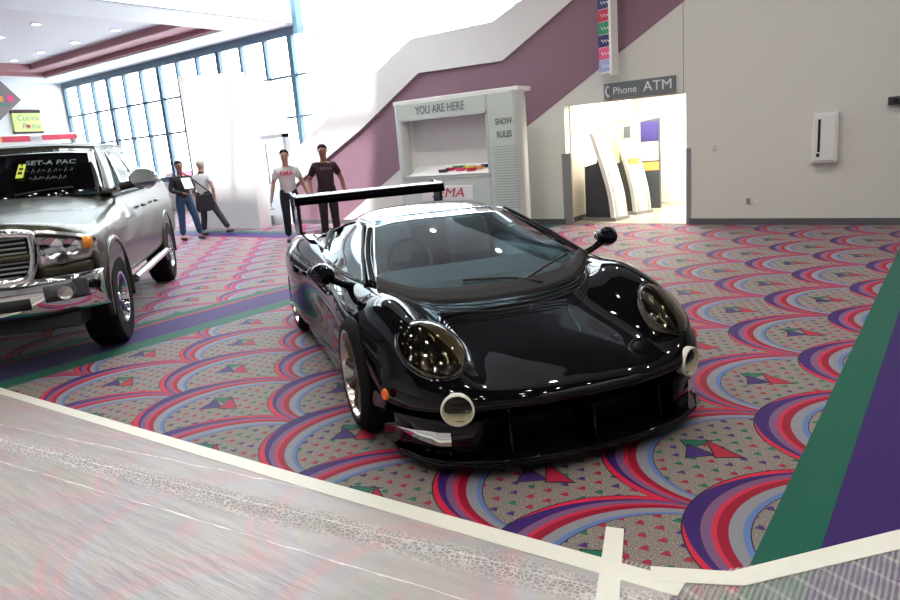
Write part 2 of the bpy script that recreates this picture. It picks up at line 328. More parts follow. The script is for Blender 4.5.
# other walls, ceilings (unseen opening over the middle added to let sunlight in)
struct(MB().box(6.9,7,-9,YW,0,9.6).build('wall_right','wall')); struct(MB().box(-36,7,-9,-8.9,0,9.6).build('wall_front','wall')); struct(MB().box(-33.1,-32.96,-8.9,16.1,0,6.4).build('wall_left','white'))
ce=MB(); ce.box(-9,7,-9,YW+.2,6.25,6.35); ce.box(-9,7,YW+.2,19,9.3,9.4); ce.box(-17.2,-9,-9,6.0,9.3,9.4); ce.box(-9.1,-9,-9,YW+.2,6.25,9.4); ce.box(-9,7,YW+.1,YW+.2,6.35,9.4); struct(ce.build('ceiling','darkceil'))
sk=MB()
for x in (-17.0,-14.9,-12.9,-11.0,-9.05): sk.box(x-.05,x+.05,6.0,16,9.2,9.4)
for y in (6.05,7.8,9.4,11.5,13.8): sk.box(-17,-9.05,y-.05,y+.05,9.2,9.4)
struct(sk.build('added_skylight','steel'))  # bars of the skylight added to light the back left
struct(MB().box(-8.9,6.8,5.6,9.0,6.2,6.25).build('added_reflector_strip','soffit'))  # added pale strip, unseen, mirrored as grey in the windscreen
# soffit with stepped maroon coffer, x -31.4..-19.1, far edge y 14.6
so=MB(); zs=5.72
so.box(-32.96,-31.4,-8.9,16,zs,zs+.05); so.box(-31.4,-19.1,14.6,16,zs,zs+.05); so.box(-19.1,-17.15,-8.9,16,zs,zs+.05); so.box(-31.4,-19.1,-8.9,-3,zs,zs+.05)
struct(so.build('ceiling_soffit','soffit'))
def rim(x0,x1,y0,y1,z0,z1,w):
    m=MB(); m.box(x0-.02,x0+w,y0,y1,z0,z1); m.box(x1-w,x1,y0,y1,z0,z1); m.box(x0+w,x1-w,y1-w,y1,z0,z1); m.box(x0+w,x1-w,y0,y0+w,z0,z1); return m
struct(rim(-31.4,-19.1,-3,14.6,zs+.05,zs+.22,.12).build('trim_8','maroon')); struct(rim(-31.0,-19.5,-2.6,14.2,zs+.22,zs+.42,.5).build('trim_9','maroon'))
struct(rim(-31.28,-19.22,-2.9,14.48,zs+.2,zs+.22,.75).build('trim_10','maroon'))
struct(MB().box(-32.9,-17.2,-8.9,16,zs+.42,zs+.5).build('ceiling_coffer','ceil'))
struct(MB().box(-17.25,-17.13,-8.9,16,zs,9.4).build('wall_fascia','soffit'))
# glazed curtain wall at y = 16
fr=MB(); z0,z1=1.2,5.46
fr.box(-33,-17.1,15.95,16.15,5.46,5.72); fr.box(-17.13,-16.93,15.7,15.95,5.40,9.3); fr.box(-33,-17.1,15.95,16.15,1.1,1.3)
xs=[-32.93+1.27*i for i in range(13)]
for i,x in enumerate(xs):
    h=.10 if i%3==0 else .055; fr.box(x-h,x+h,15.97,16.12,1.2,5.5)
for z in (2.95,4.24): fr.box(-33,-17.1,15.98,16.1,z-.035,z+.035)
f=struct(fr.build('window_1','steel')); 
MB().box(-33,-17.1,16.03,16.045,1.3,5.4).build('pane','wglass',f)
struct(MB().box(-33,-15,15.95,16.15,0,1.1).build('wall_sill','white'))
f2=MB(); f2.box(-17.2,-17.05,15.9,16.12,5.4,9.3)
for x in (-18.4,-16.3,-14.9,-13.5,-12.1,-10.7,-9.3,-7.9,-6.5,-5.1,-3.7,-2.3):
    if x>-17: f2.box(x-.04,x+.04,16.0,16.12,1.1,9.3)
for z in (2.99,4.26,5.6,7.2): f2.box(-17.1,-1.5,16.02,16.1,z-.03,z+.03)
f=struct(f2.build('window_3',mat('pale_frame',(.42,.50,.52),.4,var=.05))); MB().box(-17.0,-1.5,16.04,16.05,1.1,9.3).build('pane','wglass',f)
struct(MB().box(-1.5,7,15.95,16.15,0,9.4).build('wall_far','wall'))
# white vestibule box and the open door beside it
struct(MB().prism([(-16.15,0),(-16.15,3.86),(-13.72,3.66),(-13.72,0)],'y',10.75,10.9).build('wall_vestibule','white'))
struct(MB().box(-16.15,-16.0,10.9,14,0,3.8).build('wall_vestibule_left','white')); struct(MB().box(-13.85,-13.72,10.9,11.1,0,3.6).build('wall_vestibule_right','white'))
d=MB(); d.box(-15.02,-14.9,YW,YW+.12,0,2.22); d.box(-13.62,-13.50,YW,YW+.12,0,2.22); d.box(-15.02,-13.5,YW,YW+.12,2.14,2.24)
struct(d.build('door_1','grey'))
d=thing('door_leaf','','' ); 
for k in ('label','category'):
    if k in d: del d[k]
d.name='door_2'; d['kind']='structure'; d.location=(-14.0,11.15,0); d.rotation_euler=(0,0,math.radians(125))
q=MB(); q.box(0,.10,-.025,.025,0,2.15); q.box(.85,.95,-.025,.025,0,2.15); q.box(.1,.85,-.025,.025,0,.22); q.box(.1,.85,-.025,.025,2.03,2.15); q.build('door_frame','grey',d); MB().box(.1,.85,-.005,.005,.22,2.03).build('door_pane','wglass',d); MB().tube([(.82,-.09,.85),(.82,-.09,1.35)],.016).build('door_handle','chrome',d,smooth=True)
# ground and cars outside the glass
struct(MB().box(-80,20,19,70,-.12,-.02).build('ground','bounce_ground'))  # ground colour raised to bounce light up to the soffit
def outcar(x,y,m,label):
    t=thing('parked_car',label,'car',(x,y,-.02),0,'cars parked outside the glazed wall')
    rows=[]
    body=[(-2.2,.35),(-2.2,.85),(-1.5,.95),(-1.0,1.42),(.6,1.45),(1.25,.98),(2.1,.85),(2.2,.35)]
    MB().prism(body,'y',-.85,.85).build('body',m,t,bevel=.08)
    MB().prism([(-1.3,.98),(-.92,1.34),(.52,1.36),(1.0,.98)],'y',-.86,.86).build('side_glass','blk',t)
    for a in (-1.35,1.35):
        for b in (-.88,.68): MB().lathe([(0,0),(.2,0),(.32,.02),(.32,.18),(.2,.2),(0,.2)],20,'y',(a,b,.32)).build('wheel','rubber',t,smooth=True)
    return t
outcar(-36.5,24,'red','red hatchback parked outside the glazed wall, farthest left'); outcar(-31,24.5,'pblue','pale blue car parked outside the glazed wall between red and white cars'); outcar(-26,24,'plastic','white car parked outside the glazed wall, farthest right')
# ================================================================ things on and by the walls
# phone and ATM sign
s=thing('wall_sign','dark grey sign reading Phone and ATM above the bright alcove','sign',(-4.48,YW,2.31))
MB().box(-.62,.62,-.05,0,-.13,.13).build('panel','textgrey',s,bevel=.004)
text('Phone',.17,'textlight','lettering',s,face(-.24,-.052,-.01,0,-1),sx=1.0); text('ATM',.23,'textlight','lettering',s,face(.33,-.052,0,0,-1),sx=1.05)
hp=[(-.555,.075),(-.575,.03),(-.575,-.03),(-.55,-.085)]
m=MB(); m.tube([(x,-.056,z) for x,z in cr([(a,0,b) for a,b in hp],4) and [(p.x,p.z) for p in cr([(a,0,b) for a,b in hp],4)]],.012,6); m.tube([(-.56,-.056,.08),(-.52,-.056,.065)],.02,6); m.tube([(-.555,-.056,-.09),(-.51,-.056,-.075)],.02,6); m.build('phone_icon','textlight',s)
# blade sign
s=thing('blade_sign','tall narrow hanging sign of stacked coloured squares on the mauve wall','sign',(-4.93,11.45,2.60),math.radians(-20))
MB().box(-.15,.14,-.03,.03,0,2.6).build('panel','white',s)
MB().box(.12,.17,-.08,.08,-.05,2.6).build('edge','plastic',s)
for i,c in enumerate(['pblue','pink','navy','green','red','navy','pink','green','orange','navy']):
    z=.02+i*.2; p=MB().box(-.16,.12,-.036,-.03,z,z+.19).build('square',c,s)
    sc=MB()
    for k in range(3): sc.tube([(-.09+k*.065,-.039,z+.12-.01*k),(-.045+k*.065,-.039,z+.07)],.008,5)
    sc.build('pattern','textlight',p)
MB().box(-.01,.01,-.01,.3,.9,.92).build('bracket','grey',s); MB().box(-.01,.01,-.01,.3,1.9,1.92).build('bracket','grey',s)
# white wall box with slot, small fixtures
s=thing('wall_cabinet','white box with a dark vertical slot fixed to the grey wall','wall box',(-1.65,YW,1.29))
MB().box(-.17,.17,-.12,0,-.36,.36).build('case','plastic',s,bevel=.012); MB().box(-.145,.145,-.135,-.12,-.33,.33).build('cover','white',s,bevel=.01)
MB().box(-.09,-.055,-.139,-.134,-.20,.27).build('slot','blk',s); MB().box(-.10,-.06,-.143,-.134,-.27,-.22).build('handle','blk',s)
tag(MB().box(-2.745,-2.69,YW-.014,YW,.33,.42).build('outlet','grey',bevel=.004),'small grey outlet low on the wall beside a white plate','outlet'); tag(MB().box(-2.60,-2.545,YW-.014,YW,.33,.42).build('cover_plate','plastic',bevel=.004),'small white plate low on the wall beside the grey outlet','plate')
tag(MB().box(-3.27,-3.22,YW-.014,YW,1.20,1.28).build('switch','lgrey',bevel=.004),'small switch plate on the wall right of the alcove','switch')
s=thing('camera_bracket','small dark fixture high on the wall near the right edge','fixture',(-.80,YW,1.73)); MB().box(-.09,.12,-.10,0,-.05,.06).build('housing','dgrey',s,bevel=.01); MB().lathe([(0,-.14),(.03,-.14),(.035,-.09)],12,'y').build('lens','blk',s)
# ---- map kiosk
K=thing('map_kiosk','grey-green YOU ARE HERE map kiosk with a white display recess','kiosk',(-7.55,10.6,0))
x0,x1,yf=-1.50,1.36,0
m=MB(); m.box(x0+.13,-1.30,yf,.45,0,2.44); m.box(.68,x1-.13,yf,.45,0,2.44); m.box(-1.30,.68,yf,.45,2.13,2.44); m.box(-1.30,.68,yf,.45,0,1.06); m.box(-1.30,.68,0.43,.45,1.06,2.13); m.build('case','kiosk',K)
MB().box(-1.29,.68,.40,.43,1.06,2.13).build('recess_back','white',K); MB().box(-1.30,-1.29,0,.43,1.06,2.13).build('recess_side','white',K)
MB().add([(-1.29,.01,1.07),(.67,.01,1.07),(.67,.42,1.25),(-1.29,.42,1.25)],[(0,1,2,3)]).build('map_shelf','plastic',K,solid=.01)
for i,c in enumerate(['dgrey','red','green','pink','yel','red','orange','navy']):
    a=random.uniform(-.55,.42); 
    a=-.55+i*.13; b=.10+.14*((i*37)%5)/5; z=1.075+b*.44
    MB().prism([(a,b),(a+.16,b-.03),(a+.24,b+.08),(a+.08,b+.14)],'z',z,z+.06).build('map_piece',c,K)
for xx in (x0+.13,x1-.13): MB().lathe([(0,0),(.13,0),(.13,2.46),(0,2.46)],24,'z',(xx,.13,0)).build('corner_column','lgrey',K,smooth=True)
MB().box(x0+.02,x1-.02,.02,.47,2.44,2.52).build('top_cap','plastic',K,bevel=.01)
m=MB(); m.box(-1.33,.70,-.012,0,2.13,2.17); m.box(-1.33,.70,-.012,0,1.02,1.06); m.box(-1.33,-1.30,-.012,0,1.02,2.17); m.box(.66,.70,-.012,0,0,2.44); m.build('frame_strip','lgrey',K)
text('YOU ARE HERE',.21,'textgrey','lettering',K,face(-.35,-.004,2.30,0,-1),sx=.80,bold=.002)
text('SHOW',.15,'textgrey','lettering',K,face(1.03,-.004,1.95,0,-1),sx=.75,bold=.004); text('RULES',.15,'textgrey','lettering',K,face(1.03,-.004,1.73,0,-1),sx=.75,bold=.004)
m=MB()
for i in range(24):
    wdt=.27-.06*random.random(); m.box(1.02-wdt,1.02+wdt,-.004,0,1.52-i*.047,1.532-i*.047)
m.build('small_print',mat('faint_print',(.36,.42,.38),.5,var=.05),K)
p=MB().box(-.92,.30,-.02,0,.60,.87).build('logo_plate','plastic',K,bevel=.01)
text('SEMA',.25,'red','lettering',p,face(-.30,-.022,.735,0,-1),sx=1.30,shear=.25)
text('SEMA',.07,'pink','lettering',K,face(1.12,-.004,.30,0,-1),sx=1.2)
# ---- alcove machines
def fin(name,label,x,y,h,mside,face_m,rz,topsign=False):
    t=thing(name,label,'kiosk',(x,y,.012),rz)
    pr=cr([(-.02,0,h),(.10,0,h*.80),(.24,0,h*.55),(.36,0,h*.28),(.42,0,0)],5)     # curved front edge
    out=[(p.x,p.z) for p in pr]; inn=[(p.x-.09,p.z) for p in pr]
    t.scale=(1,.72,1)
    for yy in (-.30,.26): MB().prism(out+inn[::-1],'y',yy,yy+.05).build('curved_side',face_m,t,bevel=.004)
    MB().prism([(p[0]-.06,p[1]) for p in out[6:]]+[(-.25,0),(-.25,h*.62),(.02,h*.66)],'y',-.25,.26).build('body',mside,t)
    fp=[(p[0]-.012,p[1]) for p in out[2:]]; MB().grid([[(x_,-.25,z_),(x_,.26,z_)] for x_,z_ in fp]).build('front_panel',face_m,t,smooth='full',solid=.02)
    MB().prism([(.03,h*.86),(.12,h*.72),(.10,h*.70),(.01,h*.85)],'y',-.22,.23).build('screen','blk',t)
    MB().box(-.3,.44,-.32,.33,0,.06).build('base','grey',t)
    if topsign:
        MB().box(-.25,-.05,-.2,.2,h*.6,h*1.18).build('tower','warmwall',t); MB().box(-.28,.02,-.22,.22,h*1.18,h*1.42).build('header','plastic',t,bevel=.01); MB().box(-.285,-.28,-.2,.2,h*1.2,h*1.4).build('header_art','orange',t); MB().box(.02,.03,-.12,.12,h*.95,h*1.1).build('display','dgrey',t)
        MB().box(.12,.20,-.2,.2,h*.62,h*.70).build('keypad','orange',t)
    return t
fin('teller_machine','white curved teller machine nearest the alcove opening at left',-5.48,12.3,1.62,'dgrey','plastic',math.radians(-10))
fin('teller_machine','curved teller machine with tall header tower, behind the nearest one',-5.38,13.3,1.55,'dgrey','lgrey',math.radians(-20),True)
t=thing('information_stand','slim dark stand with purple top and orange band in the alcove','stand',(-5.22,14.2,.012),math.radians(8))
MB().prism([(-.19,0),(-.19,1.78),(.19,1.84),(.19,0)],'y',-.08,.08).build('body','dgrey',t,bevel=.01); MB().box(-.18,.18,-.085,-.08,1.38,1.76).build('header_panel','navy',t); MB().box(-.17,.17,-.085,-.08,.98,1.36).build('notice','lgrey',t); MB().box(-.18,.18,-.085,-.08,.78,.95).build('band','orange',t)
t=thing('wall_phone','small dark wall phone on the white alcove side wall','phone',(-3.72,12.9,1.25),math.radians(90)); MB().box(-.10,.10,0,.10,-.2,.2).build('case','lgrey',t,bevel=.01); MB().tube([(-.05,.13,-.13),(-.05,.15,0),(-.05,.13,.13)],.025).build('handset','blk',t,smooth=True); MB().tube([(.03,.1,-.19),(.0,.13,-.4),(.05,.08,-.3),(.05,.08,-.19)],.008).build('cord','blk',t)
# ---- left: restaurant sign and concession
X=-32.96
s=thing('wall_sign','lime green Cucina Roma sign with dark brown bands on the left wall','sign',(X,14.2,4.06),math.radians(90))
MB().box(-.60,.54,-.14,0,-.48,.50).build('panel','lime',s); MB().box(-.62,.56,-.16,0,.38,.52).build('band','brown',s); MB().box(-.62,.56,-.16,0,-.52,-.40).build('band','brown',s)
text('Cucina',.36,'textgrey','lettering',s,face(0,-.145,.17,0,-1),sx=.9,shear=.25); text('Roma',.36,'textgrey','lettering',s,face(.08,-.145,-.17,0,-1),sx=.9,shear=.25)
MB().lathe([(0,-.165),(.06,-.16),(.08,-.145)],16,'y',(-.04,0,-.17)).build('tomato','red',s,smooth=True)
s=thing('hanging_sign','grey pointed sign with pink and orange lettering at the left edge','sign',(X+.5,12.9,4.75),math.radians(90))
MB().prism([(-1.4,.95),(.35,.95),(1.0,.2),(-.1,-.75),(-1.4,-.9)],'y',-.08,.08).build('panel','taupe',s)
MB().box(-1.2,.3,-.1,-.08,.12,.34).build('lettering_band','orange',s); MB().lathe([(0,-.1),(.15,-.1),(.15,-.08)],16,'y',(.58,0,.25)).build('dot','pink',s); MB().box(-1.3,.5,-.095,-.08,-.06,.0).build('stripe','green',s)
s=thing('concession_canopy','low counter canopy with orange and red valance below the lime sign','canopy',(X,11.8,0),math.radians(90))
MB().box(-3.2,4.0,-.9,-.0,3.42,3.52).build('roof','plastic',s); MB().box(-3.2,.9,-.92,-.9,3.20,3.44).build('valance','orange',s); MB().box(.9,2.0,-.92,-.9,3.20,3.44).build('valance','red',s); MB().box(2.5,4.0,-.92,-.9,3.24,3.46).build('valance','red',s)
MB().box(-3.0,-2.9,-.88,-.8,0,3.42).build('post','grey',s); MB().box(3.8,3.9,-.88,-.8,0,3.42).build('post','grey',s); MB().box(-3.0,3.9,-.85,-.25,0,1.05).build('counter','white',s)
# ---- tape and film
tp=lambda name,label,pts: tag(MB().prism(pts,'z',.004,.0065 if len(pts)==8 and pts[0][0]<-5 else .0075).build(name,'tape'),label,'tape')
tag(MB().grid([[(-7.2+7.2*.9*i/60-.0, -1.0+ (2.98+.022*(-.9+i*.105)-.0)*j/40, .002+.0022*(1+math.sin(i*1.7+j*.9)*math.cos(i*.6-j*1.3))) for i in range(61)] for j in range(41)]).build('floor_film','film',smooth='full'),'clear wrinkled plastic film laid over the carpet, lower left','film')
tag(MB().grid([[(-.95+1.6*i/20, .8+ (1.42+.98*(max(-.72,-.95+1.6*i/20)+.72))*j/20,.003+.0006*math.sin(i*2.+j)) for i in range(21)] for j in range(21)]).build('floor_film','film2',smooth='full'),'ribbed plastic film laid over carpet and green border, lower right','film')
tp('floor_tape','long masking tape strip edging the clear plastic film',[(-7.2,1.93),(-5.9,1.93),(-2.54,2.02),(-.70,2.10),(-.70,2.20),(-2.62,2.11),(-5.9,2.005),(-7.2,2.0)])
tp('floor_tape','masking tape strip running beneath the green and purple border',[(-.80,2.14),(-.52,2.27),(-.06,2.80),(.3,3.2),(.24,3.26),(-.11,2.90),(-.58,2.33),(-.84,2.22)])
tag(MB().prism([(-.92,1.90),(-.84,1.92),(-1.02,2.41),(-1.09,2.39)],'z',.0068,.009).build('floor_tape','tape'),'short masking tape piece crossing the long strip','tape')
# ---- ceiling downlights over the hall and in the soffit, plus an added row
ld=bpy.data.lights.new('downlight','AREA'); ld.shape='DISK'; ld.size=.13; ld.energy=DOWN_W; ld.color=(1,.95,.88)
lm=mat('lamp_glow',(1,.97,.92),.5,emit=12)
first=None
def down(x,y,z,label,group,light=True):
    global first
    t=thing('ceiling_light',label,'ceiling light',(x,y,z),0,group)
    if first is None:
        a=MB().lathe([(.12,0),(.17,0),(.17,-.03),(.12,-.03)],24,'z',close=True).build('trim_ring','plastic',t,smooth=True); b=MB().lathe([(0,-.004),(.12,-.004),(.12,-.001),(0,-.001)],24,'z').build('lamp_disc',lm,t); first=(a,b)
    else:
        for o in first: c=o.copy(); COL.objects.link(c); c.parent=t
    if light:
        l=bpy.data.objects.new('downlight',ld); COL.objects.link(l); l.parent=t; l.location=(0,0,-.035)
    return t
for n,(x,y) in enumerate([(-29.6,12.75),(-27.45,12.78),(-25.04,12.88),(-22.48,12.93),(-25.09,10.53),(-22.62,10.56)]):
    down(x,y,zs+.415,['leftmost downlight of the far row','second downlight from left of the far row','third downlight from left of the far row','rightmost downlight of the far row','left downlight of the near row','right downlight of the near row'][n]+' in the coffered ceiling','downlights in the coffered ceiling',False)
for i in range(6):
    for j in range(5): down(-6.6+i*1.7+(.0 if j%2 else .3),-2.6+j*1.75,6.25,'round downlight in the ceiling over the black sports car','downlights over the cars')
ld2=ld.copy(); ld2.energy=42; ld=ld2  # stronger lamps for a row added to brighten the back wall
for i in range(5):
    for j in range(1): down(-8.2+i*2.5,7.9,6.2,'added round downlight brightening the grey back wall','added downlights brightening the back wall')
pl=bpy.data.lights.new('alcove_light','AREA'); pl.size=1.2; pl.energy=220; pl.color=(1,.93,.80); o=bpy.data.objects.new('alcove_light',pl); COL.objects.link(o); o.location=(-4.9,13.2,2.58)
t=thing('ceiling_light','square lamp panel in the alcove ceiling','ceiling light',(-4.9,13.2,2.6)); MB().box(-.62,.62,-.62,.62,-.012,0).build('frame','white',t)
# ================================================================ black sports car (front axle at the origin, nose +x)
def wheel(name,parent,x,y,r,w,side,rimr,spokes,rm,sm,tread=True):
    t=bpy.data.objects.new(name,None); COL.objects.link(t); t.empty_display_size=.1; t.parent=parent; t.location=(x,y,r); t.rotation_euler=(0,0,0 if side>0 else math.pi)   # local +y = outboard
    h=w/2
    MB().lathe([(rimr,-h+.01),(rimr+.02,-h),(r-.035,-h),(r-.008,-h+.025),(r,-h+.05),(r,h-.05),(r-.008,h-.025),(r-.035,h),(rimr+.02,h+.004),(rimr,h-.006)],48,'y').build('tyre','rubber',t,smooth=True)
    MB().lathe([(rimr,-h+.01),(rimr-.03,-h+.02),(rimr-.045,h-.09),(rimr-.02,h-.03),(rimr-.012,h-.004),(rimr+.004,h-.002),(rimr+.006,h-.012)],48,'y').build('rim','silver' if rm is None else rm,t,smooth=True)
    m=MB()
    for k in range(spokes):
        a=2*math.pi*k/spokes
        for da in (-.09,.09) if spokes<8 else (0,):
            p0=Vector((math.cos(a)*.045,h-.07,math.sin(a)*.045)); p1=Vector((math.cos(a+da)*(rimr-.03),h-.035,math.sin(a+da)*(rimr-.03)))
            m.tube([p0,p0.lerp(p1,.5)+Vector((0,.012,0)),p1],[.024,.017,.02],6)
    m.build('spokes',sm,t,smooth=True)
    MB().lathe([(0,h-.035),(.035,h-.037),(.055,h-.055),(.06,h-.10),(0,h-.10)],24,'y').build('hub',sm,t,smooth=True)
    MB().lathe([(.02,-h+.06),(rimr-.06,-h+.06),(rimr-.06,-h+.085),(.02,-h+.085)],32,'y',close=True).build('brake_disc','grey',t,smooth=True)
    if tread:
        m=MB()
        for k in range(44):
            a=2*math.pi*k/44; c,s_=math.cos(a),math.sin(a)
            for q in (-1,1):
                y0,y1=(.02,h-.045) if q>0 else (-h+.045,-.02)
                u=Vector((-s_,0,c))*.020; rr=Vector((c,0,s_)); b=Vector((0,1,0)); sk=u*(.9*q)
                P=[rr*(r-.004)-u+b*y0,rr*(r-.004)+u+b*y0,rr*(r-.012)+u+b*y1+sk,rr*(r-.012)-u+b*y1+sk]; Q=[p+rr*.011 for p in P]
                m.add(P+Q,[(0,3,2,1),(4,5,6,7),(0,1,5,4),(1,2,6,5),(2,3,7,6),(3,0,4,7)])
        m.build('tread','rubber',t)
    return t
def drop(y): 
    P=[(0,0),(.25,.012),(.5,.07),(.62,.12),(.75,.20),(.84,.33),(.90,.48),(.97,.62),(1.05,.75)]
    for (a,u),(b,v) in zip(P,P[1:]):
        if y<=b: return u+(v-u)*(y-a)/(b-a)
    return P[-1][1]
def row(xc,bend,yz): return [(xc+.02*(xc>.5)-bend*drop(abs(y)),y*1.042,z) for y,z in yz]
def hull(name,rows,n,m,material,parent,cutters):
    G=surf(rows,n,m); ncol=len(G[0]); F=[]
    for r in G:
        half=[(p.x,max(p.y,0),p.z) for p in r]; half[0]=(half[0][0],0,half[0][2]); half[-1]=(half[-1][0],0,half[-1][2])
        F.append(half+[(x,-y,z) for x,y,z in half[-2:0:-1]])
    N=len(F[0]); b=MB(); b.add([p for r in F for p in r],[(i*N+j,i*N+(j+1)%N,(i+1)*N+(j+1)%N,(i+1)*N+j) for i in range(len(F)-1) for j in range(N)]+[tuple(range(N))[::-1],tuple(range((len(F)-1)*N,len(F)*N))])
    o=b.build(name,material,parent,smooth=False); return o
def split(o, name, test, m, label=None):
    """faces of the shell that pass the test become a part of their own"""
    me=o.data; b=bmesh.new(); b.from_mesh(me); keep=[f for f in b.faces if test(f.calc_center_median(),f.normal)]
    b2=b.copy(); ix={f.index for f in keep}
    bmesh.ops.delete(b,geom=keep,context='FACES'); b.to_mesh(me); b.free()
    b2.faces.ensure_lookup_table(); bmesh.ops.delete(b2,geom=[f for f in b2.faces if f.index not in ix],context='FACES'); n=bpy.data.meshes.new(name); b2.to_mesh(n); b2.free()
    p=link(name,n,m,o.parent,smooth=False)
    if label: p['label']=label
    return p
def smooth(o,ang=30):
    o.data.polygons.foreach_set('use_smooth',[True]*len(o.data.polygons)); o.data.set_sharp_from_angle(angle=math.radians(ang))
def cyl(r,x,y0,y1,z,n=64): return MB().lathe([(0,y0),(r,y0),(r,y1),(0,y1)],n,'y',(x,0,z)).build('cut',None)
CAR=thing('sports_car','low glossy black sports car with oval headlamps and a tall rear wing','car',(-2.262,3.539,0),math.radians(-33.96))
rows=[
 row(.95,1,[(0,.345),(.25,.345),(.45,.345),(.58,.345),(.70,.345),(.80,.345),(.86,.34),(.865,.33),(.86,.315),(.6,.31),(0,.31)]),
 row(1.02,1,[(0,.335),(.25,.335),(.46,.335),(.58,.335),(.71,.335),(.82,.335),(.89,.33),(.89,.32),(.88,.305),(.6,.30),(0,.30)]),
 row(1.045,1,[(0,.375),(.25,.375),(.46,.38),(.58,.385),(.71,.39),(.82,.395),(.90,.38),(.90,.345),(.885,.30),(.6,.30),(0,.30)]),
 row(1.01,1,[(0,.42),(.25,.42),(.46,.425),(.58,.44),(.71,.465),(.82,.465),(.905,.42),(.905,.35),(.89,.29),(.6,.30),(0,.30)]),
 row(.90,.95,[(0,.45),(.25,.45),(.46,.455),(.58,.50),(.71,.565),(.82,.545),(.91,.46),(.91,.36),(.895,.26),(.6,.30),(0,.30)]),
 row(.68,.72,[(0,.50),(.25,.50),(.46,.505),(.57,.585),(.71,.685),(.82,.655),(.92,.52),(.92,.38),(.90,.22),(.6,.30),(0,.30)]),
 row(.42,.45,[(0,.555),(.25,.55),(.45,.555),(.56,.65),(.70,.755),(.83,.72),(.935,.57),(.93,.39),(.905,.20),(.6,.20),(0,.20)]),
 row(.16,.2,[(0,.605),(.25,.60),(.45,.605),(.56,.69),(.70,.79),(.84,.755),(.945,.59),(.905,.40),(.875,.18),(.6,.14),(0,.14)]),
 row(-.10,0,[(0,.65),(.25,.65),(.46,.655),(.57,.705),(.71,.785),(.84,.755),(.95,.61),(.905,.40),(.885,.16),(.6,.13),(0,.13)]),
 row(-.40,0,[(0,.69),(.25,.69),(.47,.695),(.58,.725),(.72,.785),(.84,.765),(.945,.62),(.89,.40),(.875,.15),(.6,.13),(0,.13)]),
 row(-.85,0,[(0,.71),(.25,.71),(.47,.71),(.60,.735),(.73,.785),(.83,.77),(.92,.62),(.875,.38),(.87,.14),(.6,.13),(0,.13)]),
 row(-1.3,0,[(0,.74),(.25,.74),(.47,.74),(.60,.76),(.73,.795),(.83,.78),(.915,.64),(.86,.38),(.87,.14),(.6,.13),(0,.13)]),
 row(-1.75,0,[(0,.80),(.25,.80),(.47,.80),(.60,.81),(.73,.83),(.83,.81),(.925,.66),(.885,.40),(.88,.15),(.6,.13),(0,.13)]),
 row(-2.2,0,[(0,.87),(.25,.87),(.47,.865),(.60,.865),(.73,.87),(.84,.845),(.95,.69),(.95,.42),(.92,.17),(.6,.14),(0,.14)]),
 row(-2.64,0,[(0,.89),(.25,.89),(.47,.885),(.60,.885),(.73,.89),(.85,.865),(.962,.70),(.96,.44),(.93,.2),(.6,.16),(0,.16)]),
 row(-3.05,0,[(0,.875),(.25,.875),(.47,.87),(.60,.87),(.73,.87),(.83,.84),(.935,.68),(.93,.45),(.90,.24),(.6,.2),(0,.2)]),
 row(-3.45,0,[(0,.85),(.25,.85),(.46,.845),(.58,.845),(.69,.84),(.79,.80),(.87,.65),(.86,.46),(.83,.30),(.6,.26),(0,.26)]),
 row(-3.72,0,[(0,.82),(.25,.82),(.44,.815),(.56,.81),(.66,.80),(.74,.76),(.80,.63),(.79,.47),(.77,.36),(.55,.33),(0,.33)]),
 row(-3.77,0,[(0,.79),(.25,.79),(.43,.785),(.54,.78),(.64,.77),(.70,.73),(.75,.61),(.74,.48),(.72,.39),(.5,.36),(0,.36)])]
B=hull('body',rows,5,5,'paint',CAR,[])
cut=[]
for sgn in (-1,1):
    cut.append(cyl(.362,0,.62*sgn,1.2*sgn,.335)); cut.append(cyl(.362,-2.64,.60*sgn,1.2*sgn,.345))
    # side air intake behind the door
    q=MB().prism([(-2.22,.62),(-1.62,.50),(-1.55,.30),(-1.80,.26),(-2.16,.40)],'y',sgn*.80,sgn*1.1).build('cut',None); cut.append(q)
# headlamp recess: elliptical bore along the local normal
HN=Vector((.52,.24,.82)).normalized(); HC=Vector((.665,.70,.60))
def hframe(s):
    n=Vector((HN.x,HN.y*s,HN.z)); a=Vector((1,-.18*s,0)); a=(a-n*a.dot(n)).normalized(); b=n.cross(a); c=Vector((HC.x,HC.y*s,HC.z)); return c,a,b,n
HA,HB=.225,.15
def ell(s,k,d,N=40):
    c,a,b,n=hframe(s); return [c+a*(HA*k*math.cos(t*2*math.pi/N))+b*(HB*k*math.sin(t*2*math.pi/N))+n*d for t in range(N)]
for s in (-1,1):
    m=MB(); N=40; A,Bq=ell(s,.93,-.10),ell(s,1,.2); m.add(A+Bq,[tuple(range(N)),tuple(range(2*N-1,N-1,-1))]+[(i,(i+1)%N,(i+1)%N+N,i+N) for i in range(N)]); cut.append(m.build('cut',None))
boolean(B,cut)
E0=split(B,'engine_cover',lambda c,n:c.x<-2.2 and abs(c.y)<.62 and n.z>.5 and c.z>.7,'paint')
Dr=split(B,'door',lambda c,n:-1.42<c.x<-.42 and c.y>.62 and .22<c.z and abs(n.y)>.25,'paint'); Dl=split(B,'door',lambda c,n:-1.42<c.x<-.42 and c.y<-.62 and .22<c.z and abs(n.y)>.25,'paint')
Hd=split(B,'hood',lambda c,n:-.35<c.x<.97 and abs(c.y)<.50 and n.z>.5 and c.z>.43,'paint')
for o in (B,E0,Dr,Dl,Hd): smooth(o,40)
